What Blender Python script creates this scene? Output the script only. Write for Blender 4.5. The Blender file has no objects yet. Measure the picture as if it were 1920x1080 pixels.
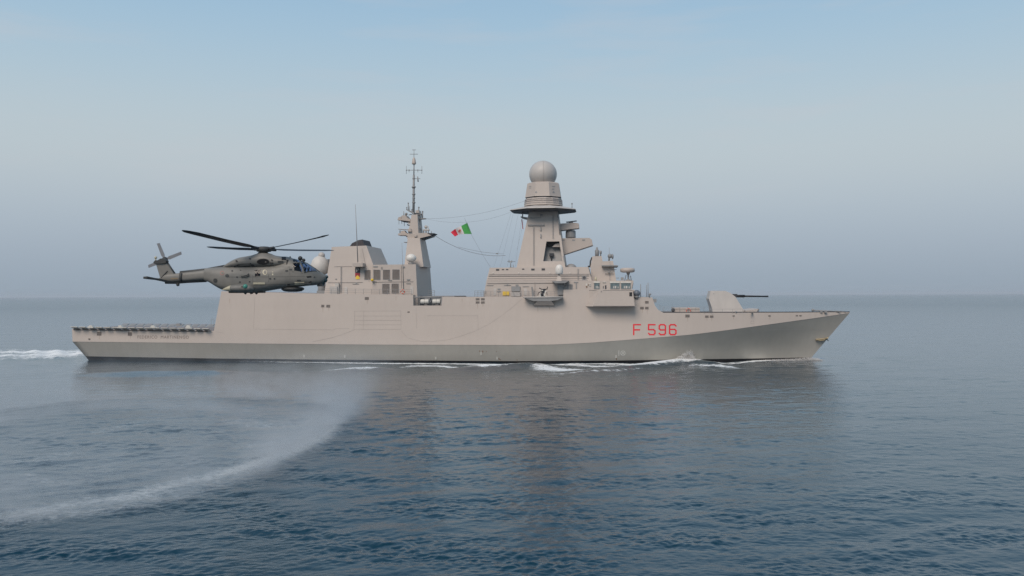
import bpy, bmesh, math, random
import numpy as np
from mathutils import Vector, Matrix
from mathutils.bvhtree import BVHTree
random.seed(7); rng = np.random.default_rng(11)
R = math.radians
SC = bpy.context.scene; COL = SC.collection

# ------------------------------------------------------------------ camera
F = 1667.0; D = 160.0; H = 12.2
PITCH = math.atan(13.5 / F); ROLL = -7 / 1920
CAM = Vector((0, -D, H))
fwd = Vector((0, math.cos(PITCH), math.sin(PITCH)))
up0 = Vector((0, -math.sin(PITCH), math.cos(PITCH))); rt0 = Vector((1, 0, 0))
rt = rt0 * math.cos(ROLL) + up0 * math.sin(ROLL)
up = up0 * math.cos(ROLL) - rt0 * math.sin(ROLL)
cd = bpy.data.cameras.new('camera'); cam = bpy.data.objects.new('camera', cd); COL.objects.link(cam)
cd.sensor_width = 36; cd.lens = 36 * F / 1920; cd.clip_start = 0.5; cd.clip_end = 80000
M3 = Matrix((rt, up, -fwd)).transposed().to_4x4(); M3.translation = CAM
cam.matrix_world = M3; SC.camera = cam

# ------------------------------------------------------------------ light
SUN_EL = R(46); SUN_AZ_VEC = Vector((-0.42, -0.9, 0)).normalized()
sd = bpy.data.lights.new('sun', 'SUN'); sun = bpy.data.objects.new('sun', sd); COL.objects.link(sun)
sd.energy = 2.55; sd.angle = R(35); sd.color = (1.0, 0.855, 0.73)
sdir = Vector((SUN_AZ_VEC.x * math.cos(SUN_EL), SUN_AZ_VEC.y * math.cos(SUN_EL), math.sin(SUN_EL)))
sun.rotation_euler = sdir.to_track_quat('Z', 'Y').to_euler(); sun.location = (-60, -120, 90)
W = bpy.data.worlds.new('World'); SC.world = W; W.use_nodes = True
nt = W.node_tree; nt.nodes.clear()
def N(nt, t, **k):
    n = nt.nodes.new(t)
    for a, b in k.items():
        if a.startswith('i_'):
            key = a[2:]
            n.inputs[int(key) if key.isdigit() else key.replace('_', ' ')].default_value = b
        else: setattr(n, a, b)
    return n
L = lambda nt, a, b: nt.links.new(a, b)
out = N(nt, 'ShaderNodeOutputWorld'); bg = N(nt, 'ShaderNodeBackground')
tc = N(nt, 'ShaderNodeTexCoord'); sep = N(nt, 'ShaderNodeSeparateXYZ'); L(nt, tc.outputs['Generated'], sep.inputs[0])
sky = N(nt, 'ShaderNodeTexSky'); sky.sky_type = 'NISHITA'; sky.sun_disc = False
sky.sun_elevation = SUN_EL; sky.sun_rotation = math.atan2(SUN_AZ_VEC.x, SUN_AZ_VEC.y)
sky.dust_density = 3.0; sky.air_density = 1.0
ramp = N(nt, 'ShaderNodeValToRGB'); cr = ramp.color_ramp; cr.interpolation = 'B_SPLINE'
mr = N(nt, 'ShaderNodeMapRange'); mr.inputs['From Min'].default_value = -0.05; mr.inputs['From Max'].default_value = 1.0
L(nt, sep.outputs['Z'], mr.inputs['Value']); L(nt, mr.outputs[0], ramp.inputs[0])
def zpos(el): return (math.sin(R(el)) + 0.05) / 1.05
SKY = [(-2, (0.285, 0.36, 0.435)), (0.0, (0.325, 0.40, 0.48)), (3.0, (0.385, 0.46, 0.55)), (6, (0.475, 0.55, 0.615)), (9, (0.545, 0.615, 0.645)),
       (13, (0.475, 0.605, 0.69)), (18, (0.355, 0.55, 0.725)), (26, (0.28, 0.45, 0.65)), (45, (0.16, 0.30, 0.46)), (90, (0.11, 0.22, 0.35))]
while len(cr.elements) < len(SKY): cr.elements.new(0.5)
for e, (el, c) in zip(cr.elements, SKY): e.position = zpos(el); e.color = (*c, 1)
# thin high cloud, faintly pink, streaked
mp = N(nt, 'ShaderNodeMapping'); mp.inputs['Rotation'].default_value = (0, R(14), 0); mp.inputs['Scale'].default_value = (2.2, 2.2, 15)
L(nt, tc.outputs['Generated'], mp.inputs[0])
nz = N(nt, 'ShaderNodeTexNoise'); nz.inputs['Scale'].default_value = 2.1; nz.inputs['Detail'].default_value = 6; nz.inputs['Roughness'].default_value = .55
L(nt, mp.outputs[0], nz.inputs['Vector'])
cmr = N(nt, 'ShaderNodeMapRange'); cmr.inputs['From Min'].default_value = .52; cmr.inputs['From Max'].default_value = .78; cmr.inputs['To Max'].default_value = .3
L(nt, nz.outputs[0], cmr.inputs['Value'])
el_m = N(nt, 'ShaderNodeMapRange'); el_m.inputs['From Min'].default_value = .07; el_m.inputs['From Max'].default_value = .16
L(nt, sep.outputs['Z'], el_m.inputs['Value'])
mul = N(nt, 'ShaderNodeMath', operation='MULTIPLY'); L(nt, cmr.outputs[0], mul.inputs[0]); L(nt, el_m.outputs[0], mul.inputs[1])
cmix = N(nt, 'ShaderNodeMixRGB'); cmix.inputs['Color2'].default_value = (0.60, 0.60, 0.63, 1)
L(nt, mul.outputs[0], cmix.inputs['Fac']); L(nt, ramp.outputs[0], cmix.inputs['Color1'])
# a little of the physical sky keeps the azimuth variation
skm = N(nt, 'ShaderNodeMixRGB', blend_type='MULTIPLY'); skm.inputs['Fac'].default_value = 1; skm.inputs['Color2'].default_value = (.07, .07, .07, 1)
L(nt, sky.outputs[0], skm.inputs['Color1'])
smix = N(nt, 'ShaderNodeMixRGB'); smix.inputs['Fac'].default_value = 0.10
L(nt, cmix.outputs[0], smix.inputs['Color1']); L(nt, skm.outputs[0], smix.inputs['Color2'])
L(nt, smix.outputs[0], bg.inputs['Color']); bg.inputs['Strength'].default_value = 1.0
L(nt, bg.outputs[0], out.inputs['Surface'])
SC.view_settings.view_transform = 'Standard'; SC.view_settings.look = 'None'; SC.view_settings.exposure = 0; SC.view_settings.gamma = 1
SC.cycles.use_denoising = True; SC.cycles.denoising_input_passes = 'RGB_ALBEDO_NORMAL'; SC.cycles.denoising_prefilter = 'NONE'; SC.cycles.use_adaptive_sampling = False
SC.render.engine = 'CYCLES'; SC.cycles.max_bounces = 6; SC.cycles.volume_bounces = 1; SC.cycles.volume_step_rate = 1.0
SC.cycles.transparent_max_bounces = 12

# ------------------------------------------------------------------ picture <-> world
def ray(px, py): return fwd + rt * ((px - 960) / F) + up * ((540 - py) / F)
YAW = R(6.0)                               # the ship lies with its stern a little farther off
SHIP_ROT = Matrix.Rotation(-YAW, 4, 'Z'); _world = (CAM.copy(), fwd.copy(), rt.copy(), up.copy())
def frame(ship_axes):                      # work in the ship's own axes, or in the world's
    global CAM, fwd, rt, up
    m = SHIP_ROT.inverted() if ship_axes else Matrix.Identity(4)
    CAM, fwd, rt, up = [m @ v for v in _world]
def P(px, py, Y, b=0.0, z0=0.0):           # hit the plane Y + b*(Z-z0)
    d = ray(px, py); t = (Y + b * (CAM.z - z0) - CAM.y) / (d.y - b * d.z)
    return CAM + d * t
def G(px, py, z=0.0):                       # hit the water
    d = ray(px, py); t = (z - H) / d.z
    return CAM + d * t
def pix(v):
    w = Vector(v) - CAM; k = F / w.dot(fwd)
    return 960 + w.dot(rt) * k, 540 - w.dot(up) * k

# ------------------------------------------------------------------ materials
def mat(name, col, rough=.5, var=.06, scale=.35, metal=0, spec=.4, streak=0.0, bump=0.0, fine=0.0, plates=0.0):
    m = bpy.data.materials.new(name); m.use_nodes = True; t = m.node_tree; b = t.nodes['Principled BSDF']
    b.inputs['Roughness'].default_value = rough; b.inputs['Metallic'].default_value = metal; b.inputs['Specular IOR Level'].default_value = spec
    g = N(t, 'ShaderNodeNewGeometry')
    n1 = N(t, 'ShaderNodeTexNoise'); n1.inputs['Scale'].default_value = scale; n1.inputs['Detail'].default_value = 8; n1.inputs['Roughness'].default_value = .6
    L(t, g.outputs['Position'], n1.inputs['Vector'])
    m1 = N(t, 'ShaderNodeMapRange'); m1.inputs['From Min'].default_value = .3; m1.inputs['From Max'].default_value = .7
    m1.inputs['To Min'].default_value = 1 - var; m1.inputs['To Max'].default_value = 1 + var; L(t, n1.outputs[0], m1.inputs['Value'])
    last = m1.outputs[0]
    if streak:
        mp = N(t, 'ShaderNodeMapping'); mp.inputs['Scale'].default_value = (.8, .8, .07); L(t, g.outputs['Position'], mp.inputs[0])
        n2 = N(t, 'ShaderNodeTexNoise'); n2.inputs['Scale'].default_value = 1.3; n2.inputs['Detail'].default_value = 7; n2.inputs['Roughness'].default_value = .65
        L(t, mp.outputs[0], n2.inputs['Vector'])
        m2 = N(t, 'ShaderNodeMapRange'); m2.inputs['From Min'].default_value = .38; m2.inputs['From Max'].default_value = .62
        m2.inputs['To Min'].default_value = 1 - streak; m2.inputs['To Max'].default_value = 1 + streak * .5; L(t, n2.outputs[0], m2.inputs['Value'])
        mm = N(t, 'ShaderNodeMath', operation='MULTIPLY'); L(t, last, mm.inputs[0]); L(t, m2.outputs[0], mm.inputs[1]); last = mm.outputs[0]
    hs = N(t, 'ShaderNodeHueSaturation'); hs.inputs['Color'].default_value = (*col, 1); L(t, last, hs.inputs['Value'])
    L(t, hs.outputs[0], b.inputs['Base Color'])
    if plates:
        w1 = N(t, 'ShaderNodeTexWave', wave_type='BANDS', bands_direction='X'); w1.inputs['Scale'].default_value = .26; w1.inputs['Distortion'].default_value = .6; w1.inputs['Detail'].default_value = 1; L(t, g.outputs['Position'], w1.inputs['Vector'])
        w2 = N(t, 'ShaderNodeTexWave', wave_type='BANDS', bands_direction='Z'); w2.inputs['Scale'].default_value = .13; w2.inputs['Distortion'].default_value = .8; L(t, g.outputs['Position'], w2.inputs['Vector'])
        wm = N(t, 'ShaderNodeMath', operation='MULTIPLY'); L(t, w1.outputs['Fac'], wm.inputs[0]); L(t, w2.outputs['Fac'], wm.inputs[1])
        pb = N(t, 'ShaderNodeBump'); pb.inputs['Strength'].default_value = 1; pb.inputs['Distance'].default_value = plates; L(t, wm.outputs[0], pb.inputs['Height']); L(t, pb.outputs[0], b.inputs['Normal'])
    if bump:
        n3 = N(t, 'ShaderNodeTexNoise'); n3.inputs['Scale'].default_value = fine or .8; n3.inputs['Detail'].default_value = 3
        L(t, g.outputs['Position'], n3.inputs['Vector'])
        bp = N(t, 'ShaderNodeBump'); bp.inputs['Strength'].default_value = .6; bp.inputs['Distance'].default_value = bump
        L(t, n3.outputs[0], bp.inputs['Height'])
        if plates: L(t, pb.outputs[0], bp.inputs['Normal'])
        L(t, bp.outputs[0], b.inputs['Normal'])
    return m
GREY = mat('warship_grey_paint', (.475, .418, .375), .5, .04, .08, streak=.012, bump=.025, fine=.42, plates=.012)
WHITE_S = mat('dull_white_radome', (.56, .535, .50), .5, .05, 1)
GREY_L = mat('light_grey_paint', (.50, .47, .44), .5, .05, .4, streak=.05)
GREY_D = mat('dark_grey_fittings', (.26, .26, .26), .5, .1, 1)  # even dark grey for fittings all over the ship
HULL_SHADED = mat('hull_grey_shaded', (.405, .385, .345), .45, .06, .16, streak=.03, bump=.03, fine=.4, plates=.012)  # same ship's grey, darkened for the shade below the knuckle
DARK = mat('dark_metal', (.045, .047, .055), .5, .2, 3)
BLACK = mat('black_boot_paint', (.012, .011, .012), .5, .3, .8)
SOOT = mat('sooty_exhaust', (.055, .05, .055), .7, .2, 1)
DECK = mat('deck_coating', (.22, .20, .20), .8, .12, .5)
WHITE = mat('white_radome', (.70, .68, .64), .4, .04, 1)
WHITE_D = mat('grey_radome', (.47, .445, .42), .45, .05, .6)
OFFWH = mat('off_white_plastic', (.62, .60, .55), .5, .08, 2)
RED = mat('red_paint', (.72, .018, .035), .5, .1, 2)
ORANGE = mat('orange_buoy', (.62, .12, .07), .5, .1, 3)
YELLOW = mat('yellow_paint', (.75, .50, .04), .5, .08, 3)
LETTER = mat('brown_grey_lettering', (.15, .115, .10), .6, .15, 3)
SEAM = mat('panel_seam', (.30, .27, .255), .6, .15, 2)
RUST = mat('rust', (.22, .12, .07), .8, .3, 4)
BLUEG = mat('blue_grey_dome', (.13, .15, .18), .4, .08, 1)
WIRE = mat('rigging_wire', (.22, .24, .27), .6, .1, 2)
HELI = mat('helicopter_grey_green', (.195, .188, .172), .5, .12, 1.4, bump=.004, fine=6)
HELI_D = mat('helicopter_dark_grey', (.05, .052, .052), .55, .2, 2)
BLADE = mat('rotor_blade_black', (.035, .037, .043), .5, .15, 2)
BLADE_L = mat('rotor_blade_grey', (.20, .21, .23), .5, .1, 2)
CREAM = mat('cream_paint', (.50, .46, .34), .5, .1, 3)
GREEN = mat('flag_green', (.06, .33, .075), .8, .1, 2)
FWHITE = mat('flag_white', (.66, .62, .62), .8, .06, 2)
FRED = mat('flag_red', (.55, .02, .045), .8, .1, 2)
def louvre_mat():
    m = mat('louvre', (.25, .22, .20), .6, .06, 2); t = m.node_tree; b = t.nodes['Principled BSDF']
    g = N(t, 'ShaderNodeNewGeometry'); wv = N(t, 'ShaderNodeTexWave', bands_direction='Z'); wv.inputs['Scale'].default_value = 3.2
    L(t, g.outputs['Position'], wv.inputs['Vector']); bp = N(t, 'ShaderNodeBump'); bp.inputs['Distance'].default_value = .06
    L(t, wv.outputs['Fac'], bp.inputs['Height']); L(t, bp.outputs[0], b.inputs['Normal']); return m
LOUV = louvre_mat()
def glass_mat(name, tint, fac):
    m = bpy.data.materials.new(name); m.use_nodes = True; t = m.node_tree; t.nodes.clear()
    o = N(t, 'ShaderNodeOutputMaterial'); tr = N(t, 'ShaderNodeBsdfTransparent'); tr.inputs[0].default_value = (*tint, 1)
    gl = N(t, 'ShaderNodeBsdfGlossy'); gl.inputs['Roughness'].default_value = .05; gl.inputs['Color'].default_value = (.6, .6, .6, 1); fr = N(t, 'ShaderNodeLayerWeight'); fr.inputs[0].default_value = .25
    ad = N(t, 'ShaderNodeMath', operation='ADD'); ad.inputs[1].default_value = fac; pw = N(t, 'ShaderNodeMath', operation='POWER'); pw.inputs[1].default_value = 2; L(t, fr.outputs['Facing'], pw.inputs[0]); L(t, pw.outputs[0], ad.inputs[0])
    mx = N(t, 'ShaderNodeMixShader'); L(t, ad.outputs[0], mx.inputs[0]); L(t, tr.outputs[0], mx.inputs[1]); L(t, gl.outputs[0], mx.inputs[2])
    L(t, mx.outputs[0], o.inputs[0]); return m
GLASS = glass_mat('cockpit_glass', (.42, .52, .70), .03)
BGLASS = mat('bridge_glass', (.10, .14, .15), .08, .5, 2.5, spec=.9)

# ------------------------------------------------------------------ mesh helpers
class MB:
    def __init__(s): s.v = []; s.f = []; s.sm = []
    def add(s, vs, fs, smooth=False):
        o = len(s.v); s.v += [Vector(v) for v in vs]; s.f += [[i + o for i in f] for f in fs]; s.sm += [smooth] * len(fs); return s
    def box(s, a, b):
        x0, y0, z0 = a; x1, y1, z1 = b
        vs = [(x, y, z) for x in (x0, x1) for y in (y0, y1) for z in (z0, z1)]
        return s.add(vs, [(0, 1, 3, 2), (4, 6, 7, 5), (0, 4, 5, 1), (2, 3, 7, 6), (0, 2, 6, 4), (1, 5, 7, 3)])
    def rings(s, rs, cap=True, smooth=False, closed=True):
        n = len(rs[0]); vs = [p for r in rs for p in r]; fs = []
        for i in range(len(rs) - 1):
            for j in range(n if closed else n - 1):
                k = (j + 1) % n; fs.append((i * n + j, i * n + k, (i + 1) * n + k, (i + 1) * n + j))
        s.add(vs, fs, smooth)
        if cap: s.add(rs[0], [tuple(range(n))]); s.add(rs[-1], [tuple(reversed(range(n)))])
        return s
    def tube(s, pts, r, n=6, r2=None):
        pts = [Vector(p) for p in pts]; rs = []
        for i, p in enumerate(pts):
            d = (pts[min(i + 1, len(pts) - 1)] - pts[max(i - 1, 0)]).normalized()
            a = d.orthogonal().normalized(); b = d.cross(a)
            if i and rs:
                a = (pa - d * pa.dot(d)).normalized(); b = d.cross(a)
            pa = a; rr = r if r2 is None else r + (r2 - r) * i / (len(pts) - 1)
            rs.append([p + a * math.cos(2 * math.pi * k / n) * rr + b * math.sin(2 * math.pi * k / n) * rr for k in range(n)])
        return s.rings(rs, smooth=n > 5)
    def lathe(s, c, prof, n=24, smooth=True, rot=0.0):      # prof: (radius, z) in metres about c
        rs = [[(c[0] + r * math.cos(rot + 2 * math.pi * k / n), c[1] + r * math.sin(rot + 2 * math.pi * k / n), c[2] + z) for k in range(n)] for r, z in prof]
        return s.rings(rs, smooth=smooth)
    def ball(s, c, r, sx=1, sy=1, sz=1, n=20, lo=-90, hi=90):
        pr = []
        for i in range(n // 2 + 1):
            a = R(lo + (hi - lo) * i / (n // 2)); pr.append((max(1e-3, math.cos(a)) * r, math.sin(a) * r * sz))
        rs = [[(c[0] + q * sx * math.cos(2 * math.pi * k / n), c[1] + q * sy * math.sin(2 * math.pi * k / n), c[2] + z) for k in range(n)] for q, z in pr]
        return s.rings(rs, smooth=True)
    def prism(s, A, B, smooth=False):
        n = len(A); s.add(list(A) + list(B), [tuple(range(n)), tuple(reversed(range(n, 2 * n)))] + [(i, i + n, (i + 1) % n + n, (i + 1) % n) for i in range(n)], smooth); return s
    def obj(s, name, m, parent=None, origin=None, fix=True):
        me = bpy.data.meshes.new(name); org = Vector(parent['o']) if parent is not None and 'o' in parent else Vector(origin or (0, 0, 0))
        me.from_pydata([v - org for v in s.v], [], s.f); me.polygons.foreach_set('use_smooth', s.sm)
        if fix:
            bm = bmesh.new(); bm.from_mesh(me); bmesh.ops.remove_doubles(bm, verts=bm.verts, dist=1e-4); bmesh.ops.recalc_face_normals(bm, faces=bm.faces); bm.to_mesh(me); bm.free()
        me.materials.append(m); me.update()
        o = bpy.data.objects.new(name, me); COL.objects.link(o); o['o'] = tuple(org)
        if parent is not None: o.parent = parent
        else: o.location = org
        return o
def thing(name, label, cat, loc, group=None, kind=None):
    o = bpy.data.objects.new(name, None); COL.objects.link(o); o.location = loc; o['o'] = tuple(loc); o['label'] = label; o['category'] = cat
    if group: o['group'] = group
    return o
def tag(o, label=None, cat=None, group=None, kind=None):
    for k, v in (('label', label), ('category', cat), ('group', group), ('kind', kind)):
        if v: o[k] = v
    return o
def bvh_of(*obs):
    vs = []; fs = []
    for o in obs:
        k = len(vs); org = Vector(o['o']); vs += [v.co + org for v in o.data.vertices]; fs += [[i + k for i in p.vertices] for p in o.data.polygons]
    return BVHTree.FromPolygons(vs, fs)
def hit(bv, px, py):
    d = ray(px, py).normalized(); loc, nrm, i, dist = bv.ray_cast(CAM, d)
    if loc is None: return None
    if nrm.dot(d) > 0: nrm = -nrm
    return loc, nrm
def patch(mb, bv, poly, off=.03, back=.04):
    hs = [hit(bv, *p) for p in poly]
    if any(h is None for h in hs): return mb
    n = sum((h[1] for h in hs), Vector()).normalized()
    return mb.prism([h[0] + n * off for h in hs], [h[0] - n * back for h in hs])
def each(name, m_, parent, bv, polys, off=.03, back=.04):
    for q in polys:
        mb = MB(); patch(mb, bv, q, off, back)
        if mb.v: mb.obj(name, m_, parent)
def rect(x0, y0, x1, y1): return [(x0, y1), (x1, y1), (x1, y0), (x0, y0)]
def line_on(mb, bv, pts, r, off=0.0, n=5):
    q = []
    for (a, b), (c, d) in zip(pts[:-1], pts[1:]):
        k = max(1, int(math.hypot(c - a, d - b) / 12))
        for i in range(k): q.append((a + (c - a) * i / k, b + (d - b) * i / k))
    q.append(pts[-1]); w = []
    for p in q:
        h = hit(bv, *p)
        if h: w.append(h[0] + h[1] * off)
    if len(w) > 1: mb.tube(w, r, n)
    return mb
def interp(x, tab):
    return float(np.interp(x, [t[0] for t in tab], [t[1] for t in tab]))
def smooth_interp(x, tab):
    xs = [t[0] for t in tab]; ys = [t[1] for t in tab]
    if x <= xs[0]: return ys[0]
    if x >= xs[-1]: return ys[-1]
    i = max(j for j in range(len(xs)) if xs[j] <= x); i = min(i, len(xs) - 2)
    def m(j):
        if j == 0: return (ys[1] - ys[0]) / (xs[1] - xs[0])
        if j == len(xs) - 1: return (ys[-1] - ys[-2]) / (xs[-1] - xs[-2])
        return (ys[j + 1] - ys[j - 1]) / (xs[j + 1] - xs[j - 1])
    h = xs[i + 1] - xs[i]; t = (x - xs[i]) / h
    return (2*t**3-3*t*t+1)*ys[i] + (t**3-2*t*t+t)*h*m(i) + (-2*t**3+3*t*t)*ys[i+1] + (t**3-t*t)*h*m(i+1)
def text_mesh(s, spacing=1.0):
    c = bpy.data.curves.new('t', 'FONT'); c.body = s; c.space_character = spacing; c.resolution_u = 3
    o = bpy.data.objects.new('t', c); COL.objects.link(o); bpy.context.view_layer.update()
    me = bpy.data.meshes.new_from_object(o.evaluated_get(bpy.context.evaluated_depsgraph_get()))
    vs = [v.co.copy() for v in me.vertices]; fs = [list(p.vertices) for p in me.polygons]
    bpy.data.objects.remove(o); bpy.data.curves.remove(c); bpy.data.meshes.remove(me)
    return vs, fs
def text_on(mb, bv, s, x0, y0, x1, y1, off=.02, spacing=1.0, slope=0.0, bold=0.0):
    vs, fs = text_mesh(s, spacing)
    a = min(v.x for v in vs); b = max(v.x for v in vs); c = min(v.y for v in vs); d = max(v.y for v in vs)
    w = []
    for v in vs:
        px = x0 + (v.x - a) / (b - a) * (x1 - x0); py = y1 - (v.y - c) / (d - c) * (y1 - y0) + slope * (px - x0)
        h = hit(bv, px, py); w.append(h[0] + h[1] * off)
    return mb.add(w, fs)

# ------------------------------------------------------------------ FRIGATE
frame(True)
CL = 9.85; TH = 0.12
KB = [(-82, 8.5), (-70, 9.1), (-55, 9.6), (-40, 9.85), (0, 9.85), (12, 9.7), (25, 8.9), (36, 7.5), (46, 5.4), (55, 3.1), (61, 1.3), (65, .04)]
KPX = [(136, 640.5), (400, 643.5), (700, 646.3), (960, 647), (1040, 646), (1110, 642.5), (1180, 637), (1268, 630), (1300, 627), (1364, 619), (1444, 608), (1524, 597), (1593, 586.8)]
WB = [(-79, 7.4), (-60, 8.5), (-40, 8.75), (0, 8.75), (10, 8.4), (20, 7.2), (30, 5.4), (40, 3.4), (50, 1.4), (57.2, .04)]
XB = P(1593, 586.8, CL).x; XS = P(136, 640, 1.3).x; XW = P(1517, 674, CL).x
def kb(X): return max(.03, smooth_interp(X * 65 / XB if X > 0 else X * -82 / XS, KB))
def wb(X): return max(.03, smooth_interp(X * 57.2 / XW if X > 0 else X * -82 / XS, WB))
print('bow, stern, stem', XB, XS, XW)
def knuckle(px):
    py = interp(px, KPX); Y = 0
    for _ in range(12):
        p = P(px, py, Y); Y = CL - kb(p.x)
    return P(px, py, Y)
BOOT = [(150, 667.5), (400, 672), (700, 675), (960, 677), (1150, 676), (1300, 673.5), (1400, 672.3), (1500, 670.3), (1530, 669.8)]
KT = [knuckle(px) for px in np.linspace(136, 1593, 120)]
KTX = [p.x for p in KT]; KTZ = [p.z for p in KT]
def kz(X): return float(np.interp(X, KTX, KTZ))
def side_pt(px, py):
    Y = 0
    for _ in range(12):
        p = P(px, py, Y); Y = CL - max(.02, kb(p.x) - max(0, p.z - kz(p.x)) * TH)
    return P(px, py, Y)
def mir(p): return Vector((p[0], 2 * CL - p[1], p[2]))
ship = thing('frigate', 'long pale grey naval frigate under way with red F 596 on its bow', 'warship', (-8, CL, 0))

# topsides, from the knuckle up to the deck edge
PROF = [(136, 135, 617), (400, 401, 620.5), (403, 415, 546), (605, 605, 550.5), (774.5, 774.5, 553), (775, 775, 573), (828, 828, 573), (828.5, 828.5, 556.5),
        (1056, 1056, 556.5), (1056.5, 1056.5, 543), (1189.5, 1189.5, 543), (1190, 1190, 556.5), (1223, 1223, 557.5), (1228, 1228, 573), (1234, 1234, 581), (1244, 1244, 586.5),
        (1330, 1330, 586.3), (1480, 1480, 586), (1560, 1560, 585.4), (1593, 1593, 585.6)]
cols = []
for (b0, t0, y0), (b1, t1, y1) in zip(PROF[:-1], PROF[1:]):
    k = max(1, int((b1 - b0) / 10))
    for i in range(k): cols.append((b0 + (b1 - b0) * i / k, t0 + (t1 - t0) * i / k, y0 + (y1 - y0) * i / k))
cols.append(PROF[-1])
NR = 7; rows = []
for b, t, y in cols:
    yk = interp(b, KPX); rows.append([side_pt(b + (t - b) * j / NR, yk + (y - yk) * j / NR) for j in range(NR + 1)])
mb = MB(); nC = len(rows)
for sgn in (0, 1):
    vs = [(mir(p) if sgn else p) for r in rows for p in r]
    fs = []
    for i in range(nC - 1):
        for j in range(NR):
            q = (i * (NR + 1) + j, (i + 1) * (NR + 1) + j, (i + 1) * (NR + 1) + j + 1, i * (NR + 1) + j + 1); fs.append(q)
    mb.add(vs, fs)
topside = mb.obj('topsides', GREY, ship)
# bulkheads and decks across the beam
mb = MB(); md = MB(); was = False
for i in range(nC - 1):
    a, b = rows[i][-1], rows[i + 1][-1]; q = [a, b, mir(b), mir(a)]
    steep = abs(b.z - a.z) > .5 * abs(b.x - a.x)
    if was and not steep: mb.obj('bulkhead', GREY, ship, fix=False); mb = MB()
    was = steep; (mb if steep else md).add(q, [(0, 1, 2, 3)])
mb.add([*rows[0], *[mir(p) for p in rows[0]]], [(j, j + 1, NR + 1 + j + 1, NR + 1 + j) for j in range(NR)])
mb.obj('bulkhead', GREY, ship, fix=False); md.obj('deck', DECK, ship, fix=False)
# lower hull
ss = np.linspace(0, 1, 110); mb = MB(); mbt = MB(); rings = []
XK0, XK1 = KT[0].x, KT[-1].x
for s in ss:
    Xk = XK0 + (XK1 - XK0) * s
    Xw = float(np.interp(Xk, [XK0, -66, 20, XK1 * .69, XK1], [XK0 + 2.6, -65.6, 19.6, XW * .725, XW]))
    zs = kz(Xk); bk = kb(Xk); bw = wb(Xw); r = []
    zt = .3
    for _ in range(4):
        pxw = pix((Xw, CL - bw, zt))[0]; zt = max(.12, min(1.0, P(pxw, interp(pxw, BOOT), CL - bw).z))
    for j in range(9):
        u = j / 8; z = zs + (zt - zs) * u
        uu = 1 - z / zs if zs > 0 else 0
        c = float(np.interp(Xk, [10, 45], [0, .22])) * math.sin(math.pi * uu)      # flare hollows towards the bow
        r.append(Vector((Xk + (Xw - Xk) * uu, CL - (bk + (bw - bk) * min(1, uu * (1 + c))), z)))
    r2 = [r[-1], Vector((Xw, CL - bw, 0)), Vector((Xw - .3, CL - bw * .93, -1.6)), Vector((Xw - 1, CL - bw * .6, -4)), Vector((Xw - 1, CL, -5))]
    rings.append((r, r2))
for sgn in (0, 1):
    for idx, m_ in ((0, mb), (1, mbt)):
        k = len(rings[0][idx]); vs = [(mir(p) if sgn else p) for rr in rings for p in rr[idx]]
        m_.add(vs, [(i * k + j, (i + 1) * k + j, (i + 1) * k + j + 1, i * k + j + 1) for i in range(len(rings) - 1) for j in range(k - 1)], True)
r0 = rings[0][0]; mb.add([*r0, *[mir(p) for p in r0]], [(j, j + 1, len(r0) + j + 1, len(r0) + j) for j in range(len(r0) - 1)])
hull = mb.obj('hull', HULL_SHADED, ship); boot = mbt.obj('boot_stripe', BLACK, ship)

def block(mb, poly, Y, b=TH, z0=13.0, far=None):
    A = [P(x, y, Y, b, z0) for x, y in poly]; B = [mir(p) for p in A] if far is None else [Vector((p.x, far, p.z)) for p in A]
    return mb.prism(A, B)
def cbox(mb, x0, y0, x1, y1, Y, depth):     # box seen from x0..x1, y0..y1 at near face Y
    a = P(x0, y1, Y); c = P(x1, y0, Y); return mb.box((a.x, Y, a.z), (c.x, Y + depth, c.z))
def part(name, m, parent, fn): mb = MB(); fn(mb); return mb.obj(name, m, parent)
def parts(name, m, parent, *fns):
    for fn in fns: part(name, m, parent, fn)

# --- aft superstructure
funnel = part('funnel', GREY, ship, lambda m: block(m, [(607, 556), (622, 463), (687, 460.5), (700, 497), (712, 556)], 3.0, .16))
part('exhaust_cap', SOOT, funnel, lambda m: m.prism([P(x, y, 7.0) for x, y in [(655, 463), (660, 456), (671, 450.5), (679, 449), (684.5, 463)]], [P(x, y, 7.0) + Vector((0, 5.5, 0)) for x, y in [(655, 463), (660, 456), (671, 450.5), (679, 449), (684.5, 463)]]))
house = part('aft_deckhouse', GREY, ship, lambda m: block(m, [(698, 560), (698, 496.5), (779.5, 495.5), (783.5, 575), (698, 575)], 2.8, .06))
amast = part('aft_mast', GREY, ship, lambda m: (block(m, [(758, 500), (764.5, 446), (787, 446), (794, 500)], 6.6, .18, 20),
             block(m, [(763, 447), (769, 418), (771.5, 403), (782.5, 402), (785, 447)], 8.0, .10, 27)))
def plat(m, poly, Y0, Y1): return m.prism([P(x, y, Y0) for x, y in poly], [Vector((P(x, y, Y0).x, Y1, P(x, y, Y0).z)) for x, y in poly])
part('mast_platform', GREY, amast, lambda m: plat(m, [(761, 441), (772, 448.5), (786, 447), (808, 441.5), (800, 436.8), (783, 437)], 7.6, 12.1))
parts('platform_underside_shade', DARK, amast, lambda m: plat(m, [(761, 441.3), (772, 448.9), (772, 450.8), (760.5, 443)], 7.7, 12.0), lambda m: plat(m, [(772, 448.9), (786, 447.4), (806, 442.2), (786, 449.2), (772, 450.8)], 7.8, 11.9), lambda m: plat(m, [(763, 420), (777, 425.4), (777, 428), (763, 422)], 8.0, 11.7), lambda m: plat(m, [(752, 413.4), (769, 415.3), (768, 417), (752, 414.8)], 8.6, 11.2))  # dark sheets that paint the shade under the mast platforms
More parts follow.
